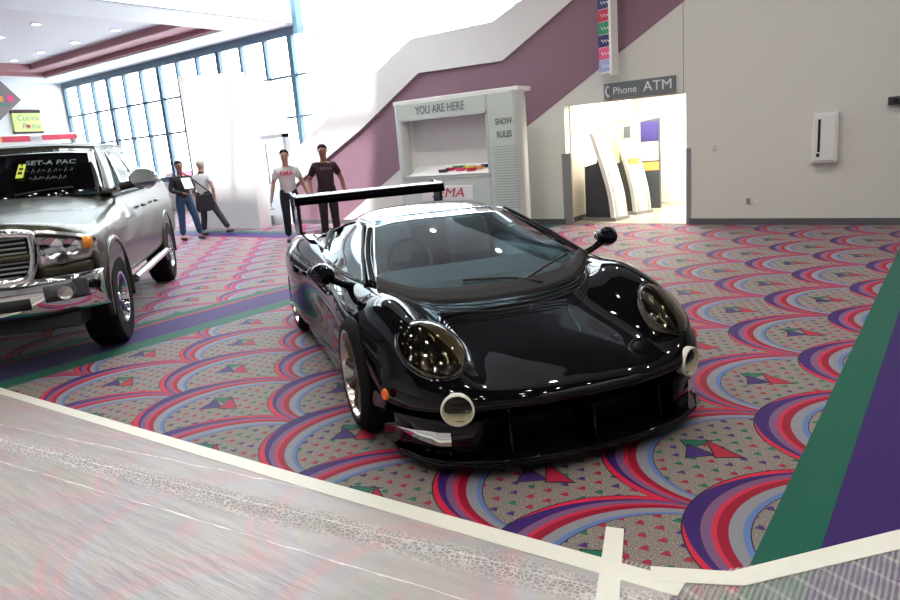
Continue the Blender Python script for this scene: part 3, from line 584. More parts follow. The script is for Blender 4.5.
# ---- canopy patches
def patch(name,rows,m,n=6,k=6,solid=.012,full=True,parent=CAR):
    return MB().grid(surf([mir(r) for r in rows] if full else rows,n,k)).build(name,m,parent,smooth='full',solid=solid)
A0=[(.02,0,.665),(.0,.25,.67),(-.06,.53,.705),(-.22,.74,.79)]
A1=[(-.48,0,.935),(-.50,.25,.935),(-.56,.50,.925),(-.66,.645,.925)]
A2=[(-.98,0,1.125),(-1.0,.22,1.125),(-1.04,.40,1.115),(-1.10,.525,1.09)]
ws=patch('windshield',[A0,A1,A2],'cglass',solid=.006); ws['label']='tinted curved windscreen'
cb0=[(p[0]+.03,p[1],p[2]-.004) for p in A0]; cb1=[tuple(p[i]+(q[i]-p[i])*.16+(.0,0,.028)[i] for i in range(3)) for p,q in zip(A0,A1)]
patch('windshield_band',[cb0,cb1],'blk',3,6,solid=.006)
MB().prism([(-1.56,.70),(-1.52,.99),(-1.55,.99),(-1.60,.70)],'y',-.62,.62).build('rear_bulkhead','dgrey',CAR,bevel=.02)
R1=[(-1.35,0,1.175),(-1.37,.22,1.17),(-1.40,.41,1.15),(-1.44,.54,1.10)]
R2=[(-1.80,0,1.145),(-1.80,.20,1.14),(-1.80,.40,1.11),(-1.80,.56,1.05)]
patch('roof',[A2,R1,R2],'cglass',solid=.006)['label']='tinted glass roof'
T3=[(-2.25,0,1.02),(-2.25,.2,1.015),(-2.25,.42,.985),(-2.28,.62,.93)]; T4=[(-2.75,0,.885),(-2.75,.2,.885),(-2.75,.45,.88),(-2.75,.70,.875)]
patch('rear_deck',[R2,T3,T4],'cglass',solid=.006)['label']='tinted glass rear deck'
for s in (-1,1):
    fl=lambda r:[(x,y*s,z) for x,y,z in r]
    # A pillar between windscreen and side glass
    pA=[(-.22,.74,.79),(-.66,.645,.925),(-1.10,.525,1.09)]; pB=[(-.30,.79,.79),(-.73,.685,.955),(-1.17,.57,1.085)]
    patch('pillar',[fl(pA),fl(pB)],'paint',2,6,full=False)
    lowr=[(-.30,.79,.79),(-.80,.835,.79),(-1.30,.845,.80),(-1.72,.82,.83)]; mid=[(-.60,.725,.90),(-1.02,.735,.945),(-1.42,.73,.955),(-1.85,.74,.915)]; top=[(-1.06,.60,1.055),(-1.26,.585,1.085),(-1.48,.59,1.075),(-1.90,.66,.985)]
    g=patch('side_window',[fl(lowr),fl(mid),fl(top)],'sglass',6,6,solid=.005,full=False); g['label']='side window'
    # cantrail from pillar top to rear, joining roof and glass
    ca=[(-1.10,.525,1.09),(-1.44,.54,1.10),(-1.80,.56,1.05),(-2.28,.62,.93)]; cb=[(-1.17,.57,1.085),(-1.48,.60,1.077),(-1.92,.67,.985),(-2.4,.75,.885)]
    patch('roof_rail',[fl(ca),fl(cb)],'paint',2,6,full=False)
    patch('rear_quarter',[fl([(-1.92,.67,.985),(-2.1,.69,.94),(-2.4,.75,.885)]),fl([(-1.72,.82,.83),(-1.98,.80,.85),(-2.3,.78,.88)])],'paint',3,6,full=False)
    MB().tube([(x,y*s,z) for x,y,z in [(-1.60,.80,.88),(-1.80,.745,.945),(-1.98,.685,.985)]],[.012,.016,.010],8).build('window_frame','blk',CAR,smooth=True)
    MB().tube([(-1.17,.575*s,1.09),(-1.06,.605*s,1.06),(-.66,.715*s,.925),(-.30,.795*s,.795)],.010,8).build('window_seal','blk',CAR,smooth=True)
    # headlamp: bowl, two lamps, glass cover
    c,a,b,n=hframe(s); N=40
    hb=MB(); rings=[ell(s,.92,.0),ell(s,.85,-.05),ell(s,.6,-.085),ell(s,.05,-.09)]; hb.add([p for r in rings for p in r],[(i*N+j,i*N+(j+1)%N,(i+1)*N+(j+1)%N,(i+1)*N+j) for i in range(3) for j in range(N)])
    H=hb.build('headlamp','bowl',CAR,smooth=True); H['label']='oval headlamp'
    for k,(u,v,r) in enumerate(((-.075,.0,.062),(.075,.02,.055))):
        p=c+a*u+b*v*s; L=MB().lathe([(0,-.07),(.3*r,-.066),(.8*r,-.035),(r,-.004),(r*1.08,-.006),(r*.9,-.05),(0,-.085)],24,'z'); me=L.mesh('lamp'); q=n.to_track_quat('Z','Y').to_matrix().to_4x4(); q.translation=p; me.transform(q); link('lamp',me,'gold',H,smooth=True)
        L=MB().lathe([(0,-.02),(.3*r,-.024),(.35*r,-.045),(0,-.06)],12,'z'); me=L.mesh('bulb'); me.transform(q); link('bulb','plastic' and me,'lens',H,smooth=True)
    cv=MB(); rings=[ell(s,k,d) for k,d in ((1.0,.004),(.92,.018),(.75,.031),(.5,.040),(.25,.045),(.02,.046))]
    cv.add([p for r in rings for p in r],[(i*N+j,i*N+(j+1)%N,(i+1)*N+(j+1)%N,(i+1)*N+j) for i in range(5) for j in range(N)]+[tuple(range(5*N,6*N))]); cv.build('lamp_cover','lamp',H,smooth='full',solid=.003)
    MB().tube([*ell(s,1.0,.004),ell(s,1.0,.004)[0],ell(s,1.0,.004)[1]],.006,6,cap=False).build('lamp_rim','blkg',H,smooth=True)
    # fog lamp
    F=MB().lathe([(0,-.05),(.03,-.045),(.065,-.015),(.075,.012),(.082,.006),(.080,-.05),(.0,-.07)],28,'x'); me=F.mesh('fog_lamp'); mt=Matrix.Translation((.93,.672*s,.362))@Matrix.Rotation(.42*s,4,'Z'); me.transform(mt); fo=link('fog_lamp',me,'clearb',CAR,smooth=True); fo['label']='round clear fog lamp'
    me=MB().lathe([(0,.022),(.04,.020),(.076,.010)],28,'x').mesh('fog_lens'); me.transform(mt); link('fog_lens',me,'lamp',fo,smooth='full')
    # mirror pod on stalk
    mp=MB().lathe([(0,-.075),(.045,-.07),(.075,-.03),(.08,.02),(.055,.07),(0,.09)],20,'x'); me=mp.mesh('mirror'); me.transform(Matrix.Translation((-.42,1.03*s,.875))@Matrix.Rotation(-.2*s,4,'Z')@Matrix.Diagonal((1.0,.98,.88,1))); MI=link('mirror',me,'paint',CAR,smooth=True)
    MB().tube([(-.44,.83*s,.76),(-.43,.92*s,.80),(-.42,1.0*s,.85)],[.03,.022,.03],10).build('mirror_stalk','paint',MI,smooth=True)
    me=MB().lathe([(0,0),(.062,0),(.062,.006),(0,.006)],20,'x').mesh('mirror_glass'); me.transform(Matrix.Translation((-.497,1.045*s,.875))@Matrix.Diagonal((1,1.2,.75,1))); link('mirror_glass',me,'chrome',MI)
    # marker
    me=MB().lathe([(0,0),(.022,0),(.026,-.012),(0,-.012)],16,'y').mesh('side_marker'); me.transform(Matrix.Translation((.63,.955*s,.40))@Matrix.Rotation(-.35*s,4,'Z')@Matrix.Diagonal((1,-s,1.2,1))@Matrix.Scale(-1,4,(0,1,0))); me.transform(Matrix.Identity(4)); link('side_marker',me,'orange' if 0 else 'amber',CAR,smooth=True)['label']='small orange side marker'
    # bumper corner below the lamp
    cor=[]
    for k in range(9):
        y=.56+.36*k/8; x=1.035-drop(y)*1.0
        if k==8: x=.42
        cor.append([(x-.015,y*s,.335),(x+.012,y*s,.25),(x-.01,y*s,.15),(x-.01,y*s,.085)])
    MB().grid(cor).build('bumper_corner','paint',CAR,smooth='full',solid=.02)
    dk=[]
    for k in range(9):
        y=.70+.20*k/8; x=1.035-drop(y)+.012; h=.07*math.sin(min(1,(8-k)/6)*math.pi/2)
        dk.append([(x,y*s,.20+h*.45),(x+.006,y*s,.20),(x,y*s,.20-h*.55)])
    MB().grid(dk).build('brake_duct','chrome',CAR,smooth='full')['label']='polished crescent duct panel'
    wheel('front_wheel',CAR,0,.888*s,.335,.23,s,.258,10,'silver','darkrim',tread=False); wheel('rear_wheel',CAR,-2.64,.855*s,.345,.27,s,.262,10,'silver','silver',tread=False)
    # wing struts
    MB().prism([(-3.52,.82),(-3.22,.84),(-3.26,1.21),(-3.46,1.25)],'y',s*.755,s*.785).build('wing_endplate','paint',CAR,bevel=.01)
    MB().prism([(-3.60,1.14),(-3.20,1.13),(-3.22,1.22),(-3.60,1.26)],'y',s*.785,s*.80).build('wing_fence','paint',CAR,bevel=.005)
# splitter, mouth, struts
N=25; pts=[]
for i in range(N):
    y=-.90+1.80*i/(N-1); pts.append((1.085-drop(abs(y))*.98,y))
MB().prism(pts+[(.40,.90),(.40,-.90)],'z',.055,.082).build('front_splitter','paint',CAR,bevel=.008)
MB().grid([[(1.088-drop(abs(y))*.98,y,.082),(1.105-drop(abs(y))*.98,y,.10)] for _,y in pts]).build('splitter_lip','paint',CAR,smooth='full',solid=.008)
MB().grid([[(.80-.3*drop(abs(y)),y,z) for z in (.082,.20,.32)] for y in [-.66+1.32*i/16 for i in range(17)]]).build('radiator_grille','blk',CAR,smooth='full',solid=.01)
for y in (-.42,.02,.45): 
    x=1.04-drop(abs(y)); MB().prism([(x-.22,.08),(x,.08),(x-.02,.2),(x-.03,.335),(x-.22,.335)],'y',y-.006,y+.006).build('mouth_strut','paint',CAR)
m=MB().grid([[(1.055-drop(abs(y)),y,.402),(1.067-drop(abs(y)),y,.392)] for y in [-.62+1.24*i/20 for i in range(21)]]); m.build('nose_crease','blk',CAR,smooth='full',solid=.004)
# sills between the wheels
for s in (-1,1): MB().prism([(-.40,.09),(-2.22,.10),(-2.2,.17),(-.42,.18)],'y',s*.85,s*.935).build('side_skirt','paint',CAR,bevel=.012)
# wing blade
bl=[]
for i in range(13):
    y=-.80+1.6*i/12; sec=[]
    for u,v in [(0,0),(.02,.040),(.12,.065),(.26,.060),(.38,.050),(.26,-.004),(.14,-.036),(.04,-.034),(0,0)]: sec.append((-3.22-u*.72,y,1.165+v*1.1+u*.0))
    bl.append(sec)
MB().grid(bl).build('rear_wing','paint',CAR,smooth=True)
# wipers, cowl slats, interior
for (p) in ([(-.02,.30,.705),(-.10,.10,.745),(-.14,-.20,.765)],[(-.04,.12,.70),(-.13,.36,.775),(-.20,.58,.83)]): MB().tube(cr(p,5),.009,6).build('wiper','blk',CAR,smooth=True)
for k in range(4): MB().tube([(q[0]+.04+.045*k,q[1]*(1-.03*k),q[2]-.012*k-.004) for q in cr(mir(A0),4)],.004,6).build('cowl_slat','blk',CAR,smooth=True)
MB().prism([(-.20,.66),(-.32,.74),(-.62,.80),(-.78,.77),(-.78,.66)],'y',-.60,.60).build('dashboard','cabin',CAR,bevel=.03)
for s in (-1,1):
    st=MB().prism([(-1.32,.70),(-1.30,.90),(-1.38,1.03),(-1.48,1.03),(-1.52,.70)],'y',s*.33-.17,s*.33+.17).build('seat','seatl',CAR,bevel=.04)
me=MB().lathe([(.155+.014*math.cos(t),.014*math.sin(t)) for t in [k*math.pi/4 for k in range(8)]],28,'x',close=True).mesh('steering_wheel'); me.transform(Matrix.Translation((-.84,-.33,.82))@Matrix.Rotation(-.35,4,'Y')); link('steering_wheel',me,'blk',CAR,smooth=True)
# ================================================================ pickup truck (front axle at the origin)
TR=thing('pickup_truck','olive grey pickup truck with chrome grille and bumper at left','truck',(-7.05,2.54,0),math.radians(-38.8)); TR.scale=(1.012,)*3
def trow(x,zs,ys=None,b=0):
    ys=ys or [0,.35,.62,.80,.92,.985,.985,.93,.6,0]
    return [(x-b*(y/1.0)**2.5*.32,y,z) for y,z in zip(ys,zs)]
rows=[
 trow(.84,[1.10,1.10,1.08,1.04,.98,.85,.68,.60,.58,.58],[0,.33,.58,.74,.84,.90,.90,.86,.55,0],1),
 trow(.91,[1.17,1.165,1.14,1.09,1.02,.86,.68,.58,.56,.56],[0,.34,.60,.77,.88,.95,.95,.90,.58,0],1),
 trow(.86,[1.245,1.24,1.21,1.15,1.07,.88,.68,.57,.55,.55],[0,.35,.61,.79,.905,.97,.97,.92,.6,0],.9),
 trow(.62,[1.30,1.29,1.25,1.19,1.11,.92,.70,.56,.55,.55],None,.6),
 trow(.25,[1.345,1.335,1.29,1.23,1.16,.96,.72,.56,.55,.55],None,.2),
 trow(-.2,[1.385,1.38,1.335,1.28,1.20,1.0,.74,.56,.55,.55]),
 trow(-.65,[1.41,1.405,1.37,1.32,1.24,1.03,.75,.56,.55,.55]),
 trow(-.95,[1.40,1.40,1.39,1.375,1.29,1.04,.75,.55,.53,.53]),
 trow(-2.0,[1.40,1.40,1.40,1.40,1.31,1.05,.75,.54,.52,.52]),
 trow(-3.1,[1.40,1.40,1.40,1.40,1.33,1.06,.76,.55,.54,.54]),
 trow(-3.65,[1.40,1.40,1.40,1.42,1.36,1.08,.80,.57,.56,.56]),
 trow(-4.6,[1.40,1.40,1.40,1.42,1.36,1.07,.80,.60,.58,.58]),
 trow(-4.78,[1.38,1.38,1.38,1.39,1.33,1.05,.80,.62,.60,.60],[0,.34,.6,.78,.88,.93,.93,.88,.55,0])]
T=hull('body',rows,5,5,'truck',TR,[])
cut=[]
WB=-3.62
for s in (-1,1): cut += [cyl(.50,0,.55*s,1.3*s,.47),cyl(.50,WB,.55*s,1.3*s,.47)]
cut.append(MB().box(-4.68,-3.42,-.78,.78,1.0,1.6).build('cut',None))
boolean(T,cut)
fd=[split(T,'front_door',lambda c,n,s=s:-2.05<c.x<-.85 and c.y*s>.7 and c.z>.62 and abs(n.y)>.3,'truck') for s in (-1,1)]
rd=[split(T,'rear_door',lambda c,n,s=s:-3.05<c.x<-2.05 and c.y*s>.7 and c.z>.62 and abs(n.y)>.3,'truck') for s in (-1,1)]
hd=split(T,'hood',lambda c,n:-.65<c.x<.86 and abs(c.y)<.72 and n.z>.55 and c.z>1.15,'truck')
for o in [T,hd]+fd+rd: smooth(o,35)
def tp2(name,rows,m,n=4,k=5,solid=.02,full=True): return MB().grid(surf([mir(r) for r in rows] if full else rows,n,k)).build(name,m,TR,smooth='full',solid=solid)
W0=[(-.62,0,1.405),(-.64,.42,1.40),(-.74,.83,1.395)]; W1=[(-.96,0,1.66),(-.99,.39,1.66),(-1.06,.745,1.65)]; W2=[(-1.30,0,1.885),(-1.32,.36,1.88),(-1.38,.67,1.86)]
wsd=tp2('windshield',[W0,W1,W2],'tglass',4,5,.006); wsd['label']='dark windscreen with white window paint'
Rf=[[(-1.30,0,1.885),(-1.32,.36,1.88),(-1.38,.67,1.86)],[(-1.45,0,1.935),(-1.46,.36,1.93),(-1.50,.685,1.895)],[(-2.2,0,1.965),(-2.2,.36,1.96),(-2.2,.70,1.92)],[(-3.0,0,1.94),(-3.0,.36,1.935),(-3.0,.69,1.90)],[(-3.10,0,1.85),(-3.10,.34,1.85),(-3.10,.66,1.82)]]
tp2('roof',Rf,'truck')
MB().grid(surf([mir([(-3.10,0,1.85),(-3.10,.34,1.85),(-3.10,.66,1.82)]),mir([(-3.24,0,1.40),(-3.24,.4,1.40),(-3.24,.88,1.39)])],4,5)).build('cab_back','truck',TR,smooth='full',solid=.02); MB().box(-3.235,-3.16,-.55,.55,1.47,1.78).build('rear_window','blk',TR)
for s in (-1,1):
    F=lambda P:[(x,y*s,z) for x,y,z in P]
    L0=[(-.74,.83,1.395),(-.98,.905,1.385),(-2.0,.93,1.395),(-3.2,.91,1.39)]
    U0=[(-1.38,.67,1.86),(-1.50,.69,1.88),(-2.2,.705,1.905),(-3.03,.69,1.885)]
    tp2('cab_side',[F(L0),F([(a[0]*.5+b[0]*.5,a[1]*.5+b[1]*.5+.015,a[2]*.5+b[2]*.5) for a,b in zip(L0,U0)]),F(U0)],'truck',5,8,.02,False)
    def quad(nm,xa0,xa1,xb0,xb1,zl=1.43,zh=1.83):   # lower x range, upper x range
        g=[]
        for i in range(7):
            t=i/6; z=zl+(zh-zl)*t; y=(.945-(z-1.39)*.50)+.012*math.sin(t*math.pi)+.012; r=[]
            for j in range(7):
                u=j/6; x=(xa0+(xb0-xa0)*t)*(1-u)+(xa1+(xb1-xa1)*t)*u; r.append((x,y*s,z))
            g.append(r)
        return MB().grid(g).build(nm,'sglass',TR,smooth='full',solid=.008)
    quad('front_side_window',-1.10,-2.02,-1.62,-2.02); quad('rear_side_window',-2.14,-3.0,-2.14,-2.88)
    # flares and sills
    for xx in (0,WB):
        sec=[]
        for i in range(25):
            a=math.radians(-12+204*i/24); c,q=math.cos(a),math.sin(a)
            sec.append([(xx+c*r,y*s,.47+q*r) for r,y in ((.495,.90),(.495,.995),(.505,1.003),(.54,.998),(.56,.97))])
        MB().grid(sec).build('wheel_flare','truck',TR,smooth='full',solid=.012)
    MB().tube([(-.62,1.0*s,.50),(-3.0,1.0*s,.50)],.045,10).build('side_step','chrome',TR,smooth=True)
    wheel('front_wheel',TR,0,.845*s,.43,.29,s,.235,8,'chrome','chrome'); wheel('rear_wheel',TR,WB,.845*s,.43,.29,s,.235,8,'chrome','chrome')
    # headlamp
    hp=[(.60,1.22),(.99,1.13),(1.0,1.02),(.93,.90),(.62,.93)]
    def onf(y,z,o): return (.93-.32*(min(y,1.0))**2.5*1.0-max(0,y-.9)*1.3+o,y*s,z)
    G=[]
    for i in range(9):
        y=.585+.385*i/8; zt=1.18-.10*(i/8)**1.5; zb=.875+.03*(i/8)
        G.append([onf(y,zb+(zt-zb)*j/4,.018+.02*math.sin(j/4*math.pi)) for j in range(5)])
    HL=MB().grid(G).build('headlamp','lens',TR,smooth='full',solid=.03); HL['label']='wraparound clear headlamp'
    G2=[[onf(.585+.385*i/8,z,.046) for z in ((1.16-.10*(i/8)**1.5),1.13-.10*(i/8)**1.5)] for i in range(9)]
    MB().grid(G2).build('lamp_trim','blk',HL,smooth='full',solid=.004)
    MB().grid([[onf(.57+.40*i/8,z,.012) for z in (.78,.83,.885)] for i in range(9)]).build('lower_lamp_panel','truck',TR,smooth='full',solid=.02)
    am=[[onf(y,z,.052) for z in (.985,1.035,1.085)] for y in (.905,.93,.955)]
    MB().grid(am).build('turn_signal','amber2',HL,smooth='full',solid=.008)
    for y,z,r in ((.69,1.03,.085),(.82,1.02,.068),(.75,.935,.04)):
        p=onf(y,z,.048); me=MB().lathe([(0,.0),(r*.5,.004),(r*.85,.012),(r,.022),(r*1.05,.01)],20,'x').mesh('lamp'); me.transform(Matrix.Translation(p)@Matrix.Rotation(s*.45,4,'Z')); link('lamp',me,'chrome' if r>.05 else 'dgrey',HL,smooth=True)
    # door mirror and handles
    me=MB().lathe([(0,-.10),(.09,-.09),(.135,-.03),(.14,.03),(.12,.06),(0,.07)],20,'x').mesh('door_mirror'); me.transform(Matrix.Translation((-1.12,1.17*s,1.50))@Matrix.Diagonal((1,1.05,.85,1))); DM=link('door_mirror',me,'chrome',TR,smooth=True)
    MB().tube([(-1.12,.92*s,1.43),(-1.12,1.06*s,1.45)],[.045,.04],10).build('mirror_arm','blk',DM,smooth=True)
    for xx in (-1.85,-2.85): MB().tube([(xx-.09,1.0*s,1.19),(xx-.06,1.02*s,1.19),(xx+.06,1.02*s,1.19),(xx+.09,1.0*s,1.19)],.017,8).build('door_handle','truck',TR,smooth=True)
    MB().tube([(-.2,.90*s,1.30),(-.2,.92*s,1.31)],.01).build('emblem_pin','chrome',TR)
    # tow hook & fog lamp in the bumper
    MB().box(.80,.855,min(.60*s,.90*s),max(.60*s,.90*s),.62,.76).build('fog_recess','dgrey',TR,bevel=.01); 
    me=MB().lathe([(0,0),(.03,.004),(.055,.018),(.062,.03)],20,'x').mesh('fog_lamp'); me.transform(Matrix.Translation((.845,.76*s,.69))); link('fog_lamp',me,'lens',TR,smooth=True)
    MB().tube([(-3.4,.86*s,1.435),(-4.66,.86*s,1.435)],.03,8).build('bed_rail','truck',TR,smooth=True)
# grille
def gx(y,o=0): return .935-.32*(abs(y))**2.5+o
GR=MB().grid([[(gx(y,.012),y,z) for z in (.84,1.0,1.14)] for y in [-.56+1.12*i/14 for i in range(15)]]).build('grille','blk',TR,smooth='full',solid=.02)
def hull2d(t): # grille outline
    return [(-.58,1.10),(-.50,1.17),(0,1.195),(.50,1.17),(.58,1.10),(.53,.84),(.40,.80),(0,.79),(-.40,.80),(-.53,.84),(-.58,1.10)]
ol=cr([(0,y,z) for y,z in hull2d(0)],5); MB().tube([(gx(p.y,.045),p.y,p.z) for p in ol],.034,10,cap=False).build('grille_surround','chrome',GR,smooth=True)
MB().tube([(gx(y,.045),y,.985) for y in [-.55+1.1*i/12 for i in range(13)]],.026,8).build('grille_bar','truck',GR,smooth=True); MB().tube([(gx(0,.05),0,.80),(gx(0,.05),0,1.19)],.03,8).build('grille_bar','truck',GR,smooth=True)
m=MB()
for k in range(9):
    z=.83+k*.038
    if abs(z-.985)>.02: m.tube([(gx(y,.035),y,z) for y in [-.53+1.06*i/10 for i in range(11)]],.008,6)
m.build('grille_slats','grey',GR,smooth=True)
# chrome bumper: curved profile swept across
bp=[]
for i in range(31):
    y=-1.0+2.0*i/30; x=.965-.30*abs(y)**3.2
    dip=0
    bp.append([(x-.05,y,.80),(x+.005,y,.80),(x+.035,y,.76),(x+.03,y,.66),(x+.01,y,.55),(x-.05,y,.49),(x-.10,y,.48)])
BPm=MB().grid(bp).build('front_bumper','chrome',TR,smooth='full',solid=.015)
MB().grid([[(.965-.30*abs(y)**3.2+.038,y,z) for z in (.565,.655)] for y in [-.50+1.0*i/14 for i in range(15)]]).build('bumper_opening','blk',BPm,smooth='full',solid=.006)
for s in (-1,1):
    q=[(.965-.30*abs(y)**3.2,y*s) for y in (.60,.68,.76,.84,.90)]
    MB().grid([[(x+.040,y,.735),(x+.046,y,.66),(x+.022,y,.60)] for x,y in q]).build('fog_housing','dgrey',BPm,smooth='full',solid=.008)
    me=MB().lathe([(0,0),(.028,.004),(.050,.016),(.056,.028)],20,'x').mesh('fog_lamp'); me.transform(Matrix.Translation((.965-.30*.74**3.2+.05,.74*s,.665))@Matrix.Rotation(.35*s,4,'Z')); link('fog_lamp',me,'lens',BPm,smooth=True)
MB().prism([(.80,.48),(.84,.36),(.5,.34),(.4,.5)],'y',-.8,.8).build('air_dam','blk',TR,bevel=.02)
# windscreen items
def wsm(y,v): # matrix on the windscreen
    P=Vector((-.62-.68*v-.14*y*y,y,1.405+.48*v)); n=Vector((.58,.12*y,.82)).normalized(); r=Vector((0,1,0)); r=(r-n*r.dot(n)).normalized(); u=n.cross(r); P+=n*.028
    return Matrix(((r.x,u.x,n.x,P.x),(r.y,u.y,n.y,P.y),(r.z,u.z,n.z,P.z),(0,0,0,1)))
text('SET-A PAC',.105,'textpale','window_paint',TR,wsm(.32,.64),sx=.95,bold=.001); text('TRUCK',.14,'textpale','window_paint',TR,wsm(.32,.44),sx=.85) if 0 else None
for v,wd in ((.48,.20),(.33,.15)):
    m=MB()
    for k in range(9):
        u=-wd+2*wd*k/8; h=.018+.02*((k*5)%3)/2
        m.tube([(u-.01,-h,0),(u+.01*((k%3)-1),h,0),(u+.015,-h*.6,0)],.0028,4)
    me=m.mesh('scrawl'); me.transform(wsm(.32,v)); link('window_scrawl',me,'textpale',TR)
me=MB().box(-.055,.055,-.19,.19,0,.004).mesh('x'); me.transform((wsm(.06,.50)@Matrix.Scale(.62,4))); Tg=link('hang_tag',me,'yel',TR); Tg['label']='yellow hang tag'
m=MB(); m.box(-.03,.03,.02,.09,.004,.006); m.box(-.035,.03,-.09,-.02,.004,.006); m.box(-.012,.012,.13,.19,.004,.006); me=m.mesh('y'); me.transform((wsm(.06,.50)@Matrix.Scale(.62,4))); link('tag_print',me,'blk',Tg)
for y in (-.55,.05): MB().tube(cr([(-.66,y,1.44),(-.72,y+.25,1.465),(-.76,y+.5,1.475)],4),.011,6).build('wiper','blk',TR,smooth=True)
for s in (-1,1): MB().prism([(-1.7,1.2),(-1.68,1.5),(-1.72,1.72),(-1.82,1.72),(-1.9,1.2)],'y',s*.42-.24,s*.42+.24).build('seat','seatl',TR,bevel=.05)
me=MB().lathe([(.19+.016*math.cos(t),.016*math.sin(t)) for t in [k*math.pi/4 for k in range(8)]],28,'x',close=True).mesh('steering_wheel'); me.transform(Matrix.Translation((-1.16,.42,1.50))@Matrix.Rotation(-.45,4,'Y')); link('steering_wheel',me,'dgrey',TR,smooth=True)
MB().box(-1.1,-.80,-.75,.75,1.30,1.42).build('dashboard','dgrey',TR,bevel=.03)
# ================================================================ people
def skinmesh(name,V,Ed,Rd,m,parent,root=0,sub=2):
    me=bpy.data.meshes.new(name); me.from_pydata(V,Ed,[]); o=bpy.data.objects.new(name,me); COL.objects.link(o)
    k=o.modifiers.new('skin','SKIN'); k.use_smooth_shade=True
    for i,v in enumerate(me.skin_vertices[0].data):
        r=Rd[i]; v.radius=r if isinstance(r,tuple) else (r,r); v.use_root=(i==root)
    s=o.modifiers.new('sub','SUBSURF'); s.levels=s.render_levels=sub
    bpy.context.view_layer.update(); n=evalmesh(o); bpy.data.objects.remove(o); n.name=name; n.materials.clear()
    return link(name,n,m,parent,smooth='full')
def person(label,loc,rz,J,skin,hair,shirt,pants,shoe,sleeve='short',scale=1.0,longhair=False):
    """J: joint dictionary; figure faces local -y"""
    t=thing('person',label,'person',loc,rz); t.scale=(scale,)*3
    V=[];Ed=[];R=[];ix={}
    def a(n,p,r,par=None):
        ix[n]=len(V); V.append(Vector(p)); R.append(r)
        if par: Ed.append((ix[par],ix[n]))
    lean=Vector(J.get('lean',(0,0,0)))
    pel=Vector(J.get('pel',(0,0,.94))); ch=pel+Vector((0,0,.36))+lean; nk=ch+Vector((0,0,.14))+lean*.3; hd=nk+Vector((0,-.02,.16))+lean*.3
    a('pel',pel,(.118,.095)); a('wa',pel.lerp(ch,.45),(.115,.09),'pel'); a('ch',ch,(.15,.11),'wa'); a('nk0',nk-Vector((0,0,.02)),(.065,.06),'ch'); a('nk',nk+Vector((0,0,.05)),(.055,.055),'nk0'); a('h0',hd+Vector((0,-.012,-.03)),(.07,.082),'nk'); a('h1',hd+Vector((0,0,.05)),(.078,.095),'h0'); a('h2',hd+Vector((0,.01,.115)),(.055,.07),'h1')
    for s,k in ((1,'L'),(-1,'R')):
        sh=ch+Vector((.175*s,0,.075)); a('sh'+k,sh,.062,'ch'); el=Vector(J['el'+k]); wr=Vector(J['wr'+k]); a('el'+k,el,.042,'sh'+k); a('fa'+k,el.lerp(wr,.35),.043,'el'+k); a('wr'+k,wr,.027,'fa'+k)
        d=(wr-el).normalized(); sd=Vector((0,-1,0)) if abs(d.y)<.8 else Vector((1,0,0)); sd=(sd-d*sd.dot(d)).normalized()
        pm=wr+d*.07; a('pm'+k,pm,(.034,.022),'wr'+k)
        for f,(o,l) in enumerate(((.030,.075),(.010,.085),(-.010,.080),(-.030,.062))):
            p0=pm+sd*o+d*.012; p1=p0+d*l*.55; p2=p0+d*l*.95+Vector((-.02*s,0,0)); a('f%d%s'%(f,k),p0,.010,'pm'+k); a('g%d%s'%(f,k),p1,.009,'f%d%s'%(f,k)); a('q%d%s'%(f,k),p2,.008,'g%d%s'%(f,k))
        a('t0'+k,wr+d*.03+sd*.03,.012,'wr'+k); a('t1'+k,wr+d*.065+sd*.062,.010,'t0'+k)
        hp=pel+Vector((.09*s,0,-.04)); a('hp'+k,hp,.09,'pel'); kn=Vector(J['kn'+k]); an=Vector(J['an'+k]); a('kn'+k,kn,.058,'hp'+k); a('ca'+k,kn.lerp(an,.35),.055,'kn'+k); a('an'+k,an,.038,'ca'+k)
    b=skinmesh('body',V,Ed,R,skin,t)
    G=lambda n:V[ix[n]]
    # clothing as skins of their own, a little fatter
    sv=[G('pel')+Vector((0,0,-.13)),G('wa'),G('ch'),G('nk0')-Vector((0,0,.015)),G('shL'),G('shR')]; se=[(0,1),(1,2),(2,3),(2,4),(2,5)]; sr=[(.165,.137),(.158,.130),(.172,.135),(.08,.078),(.082,.082),(.082,.082)]
    for k,i in (('L',4),('R',5)):
        if sleeve=='short': sv.append(G('sh'+k).lerp(G('el'+k),.72)); se.append((i,len(sv)-1)); sr.append(.066)
        else: sv += [G('el'+k),G('el'+k).lerp(G('wr'+k),.9)]; n=len(sv); se += [(i,n-2),(n-2,n-1)]; sr += [.056,.042]
    S=skinmesh('shirt',sv,se,sr,shirt,t)
    pv=[G('pel')+Vector((0,0,.02)),G('hpL'),G('hpR'),G('knL'),G('knR'),G('anL')+Vector((0,0,.02)),G('anR')+Vector((0,0,.02)),G('pel')+Vector((0,0,.16))]
    skinmesh('trousers',pv,[(0,1),(0,2),(1,3),(2,4),(3,5),(4,6),(0,7)],[(.145,.12),.112,.112,.082,.082,.070,.070,(.135,.112)],pants,t)
    for k in 'LR':
        an=G('an'+k); tilt=J.get('tilt'+k,0)
        me=MB().lathe([(0,-.11),(.04,-.10),(.052,-.03),(.05,.06),(.045,.13),(.025,.175),(0,.18)],16,'x').mesh('shoe')
        me.transform(Matrix.Translation(an+Vector((0,-.02,-.055)))@Matrix.Rotation(-math.pi/2,4,'Z')@Matrix.Rotation(tilt,4,'Y')@Matrix.Diagonal((1,1,.85,1))); link('shoe',me,shoe,t,smooth='full')
    # hair cap, eyes, ears, nose
    me=bpy.data.meshes.new('hair'); bm=bmesh.new(); bmesh.ops.create_uvsphere(bm,u_segments=20,v_segments=14,radius=1)
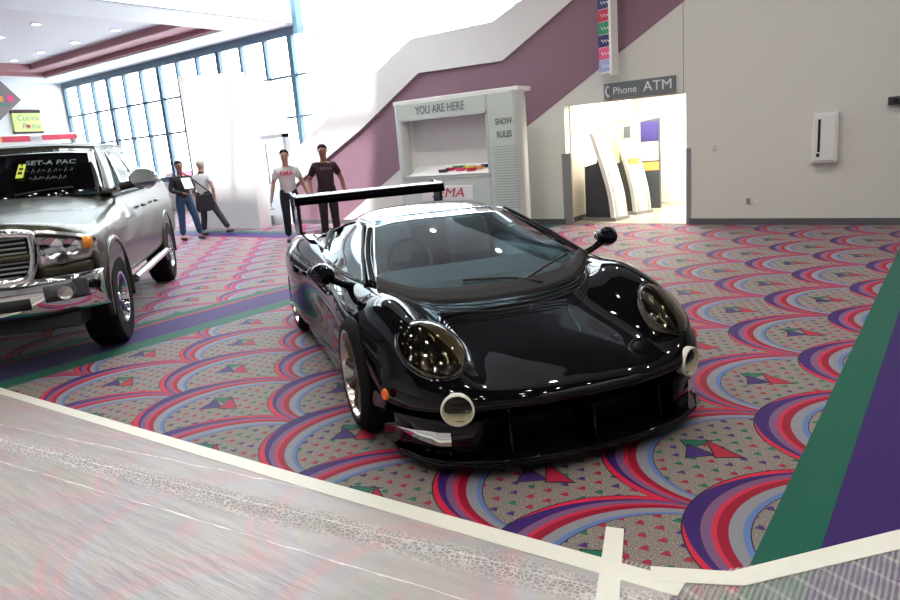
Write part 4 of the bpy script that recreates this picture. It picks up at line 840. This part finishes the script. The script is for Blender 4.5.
    bmesh.ops.delete(bm,geom=[v for v in bm.verts if v.co.z<(-.65 if longhair else -.2) or (v.co.y<-.35 and v.co.z<.45)],context='VERTS'); bm.to_mesh(me); bm.free()
    hc=hd+Vector((0,.012,.065)); me.transform(Matrix.Translation(hc)@Matrix.Diagonal((.089,.108,.105,1))); link('hair',me,hair,t,smooth='full',solid=.01)
    for s in (-1,1):
        me=MB().lathe([(0,-.012),(.010,-.005),(.010,.005),(0,.012)],8,'x').mesh('eye'); me.transform(Matrix.Translation(hd+Vector((.03*s,-.086,.045)))); link('eye',me,'blk',t)
        me=MB().lathe([(0,-.012),(.018,-.004),(.018,.006),(0,.012)],10,'x').mesh('ear'); me.transform(Matrix.Translation(hd+Vector((.08*s,.005,.035)))@Matrix.Diagonal((1,1,1.6,1))); link('ear',me,skin,t)
    me=MB().add([(-.014,0,0),(.014,0,0),(0,-.026,-.002),(0,0,.05),(0,0,-.012)],[(0,2,3),(2,1,3),(0,4,2),(4,1,2)]).mesh('nose'); me.transform(Matrix.Translation(hd+Vector((0,-.088,.012)))); link('nose',me,skin,t)
    MB().box(hd.x-.022,hd.x+.022,hd.y-.091,hd.y-.084,hd.z-.030,hd.z-.022).build('mouth','red',t)
    return t,S,G
st=dict(elL=(.27,.02,1.12),elR=(-.27,.02,1.12),wrL=(.30,-.06,.87),wrR=(-.30,-.06,.87),knL=(.10,-.01,.50),knR=(-.10,-.01,.50),anL=(.11,.02,.09),anR=(-.11,.02,.09))
def face_cam(x,y,off=0): return math.atan2(-y,-x)+math.pi/2+off     # local -y towards the camera
# man in the white T-shirt
x,y=-10.55,9.05
t,S,G=person('person in a white T-shirt with red print and dark trousers, walking beside the plum shirt',(x,y,0),face_cam(x,y),dict(st,elL=(.28,.03,1.13),wrL=(.36,-.03,.88),wrR=(-.33,-.05,.86),knR=(-.09,-.05,.51),anR=(-.10,.05,.09)),'skin','hair','cwhite','dpant','shoe',scale=1.02)
text('RMA',.11,'pink','shirt_print',S,face(0,-.150,1.31,0,-1),sx=1.1,bold=.004)
tag(MB().box(-.05,.05,-.03,.03,0,.05).build('paper_cup','white',bevel=.01),'small white object held low by the man in the white T-shirt','paper'); bpy.data.objects['paper_cup'].location=(x-.36*math.cos(face_cam(x,y))+.06,y-.36*math.sin(face_cam(x,y))-.05,.66)
bpy.data.objects['paper_cup'].name='folded_paper'
x,y=-9.75,9.30
t,S,G=person('person in a plum T-shirt and black trousers standing before the mauve wall band',(x,y,0),face_cam(x,y),dict(st,elL=(.29,.03,1.12),elR=(-.30,.03,1.12),wrL=(.33,-.05,.87),wrR=(-.27,-.10,.88)),'skind','hair','cplum','cblack','shoe',scale=1.04)
text('SEMA',.07,'taupe','shirt_print',S,face(.03,-.150,1.32,0,-1),sx=1.3)
# man in dark jacket and jeans, carrying a bag
x,y=-14.0,8.98; a=face_cam(x,y,.35)
t,S,G=person('person in a dark long-sleeved shirt and blue jeans reading a leaflet, satchel at the hip',(x,y,0),a,dict(st,elL=(.27,-.02,1.12),wrL=(.12,-.24,1.10),elR=(-.27,-.02,1.12),wrR=(-.04,-.26,1.03),knL=(.16,-.10,.52),anL=(.24,-.05,.09),knR=(-.10,.02,.5),anR=(-.12,.05,.09)),'skind','hair','cblack','denim','shoeb',sleeve='long',scale=1.0)
def held(name,cat,label,m,mesh,px,py,pz,ang,tilt=0):
    o=link(name,mesh,m); o.location=(px,py,pz); o.rotation_euler=(tilt,0,ang); return tag(o,label,cat)
ca,sa=math.cos(a),math.sin(a); loc=lambda u,v,z:(x+ca*u-sa*v,y+sa*u+ca*v,z)
held('leaflet','leaflet','pale leaflet held by the man in blue jeans','white',MB().box(-.10,.10,-.006,.006,-.14,.14).mesh('leaflet'),*loc(.0,-.36,1.26),a,-.6)
m=MB().prism([(-.17,-.20),(-.20,-.1),(-.17,.17),(.17,.19),(.20,-.08),(.15,-.19)],'y',-.05,.05).mesh('satchel'); bag=held('satchel','bag','large black satchel hanging beside the man in blue jeans','cblack',m,*loc(.36,-.28,.80),a)
MB().tube(cr([(-.15,0,.2),(-.42,.02,.62),(-.30,.10,.64),(.15,.02,.22)],5),.016,6).build('strap','cblack',bag,smooth=True)
# fair haired person walking away
x,y=-14.35,9.75; a=face_cam(x,y,math.pi-.5)
person('person with fair hair in a white T-shirt and black trousers, striding away behind the jeans',(x,y,0),a,dict(st,elL=(.27,.03,1.12),wrL=(.27,-.10,.92),elR=(-.27,.05,1.12),wrR=(-.27,.02,.87),knL=(.08,-.02,.50),anL=(.08,.10,.09),knR=(-.32,.08,.54),anR=(-.62,.22,.14),lean=(0,-.02,0)),'skin','hairg','cwhite','cblack','shoe',scale=.99,longhair=True)
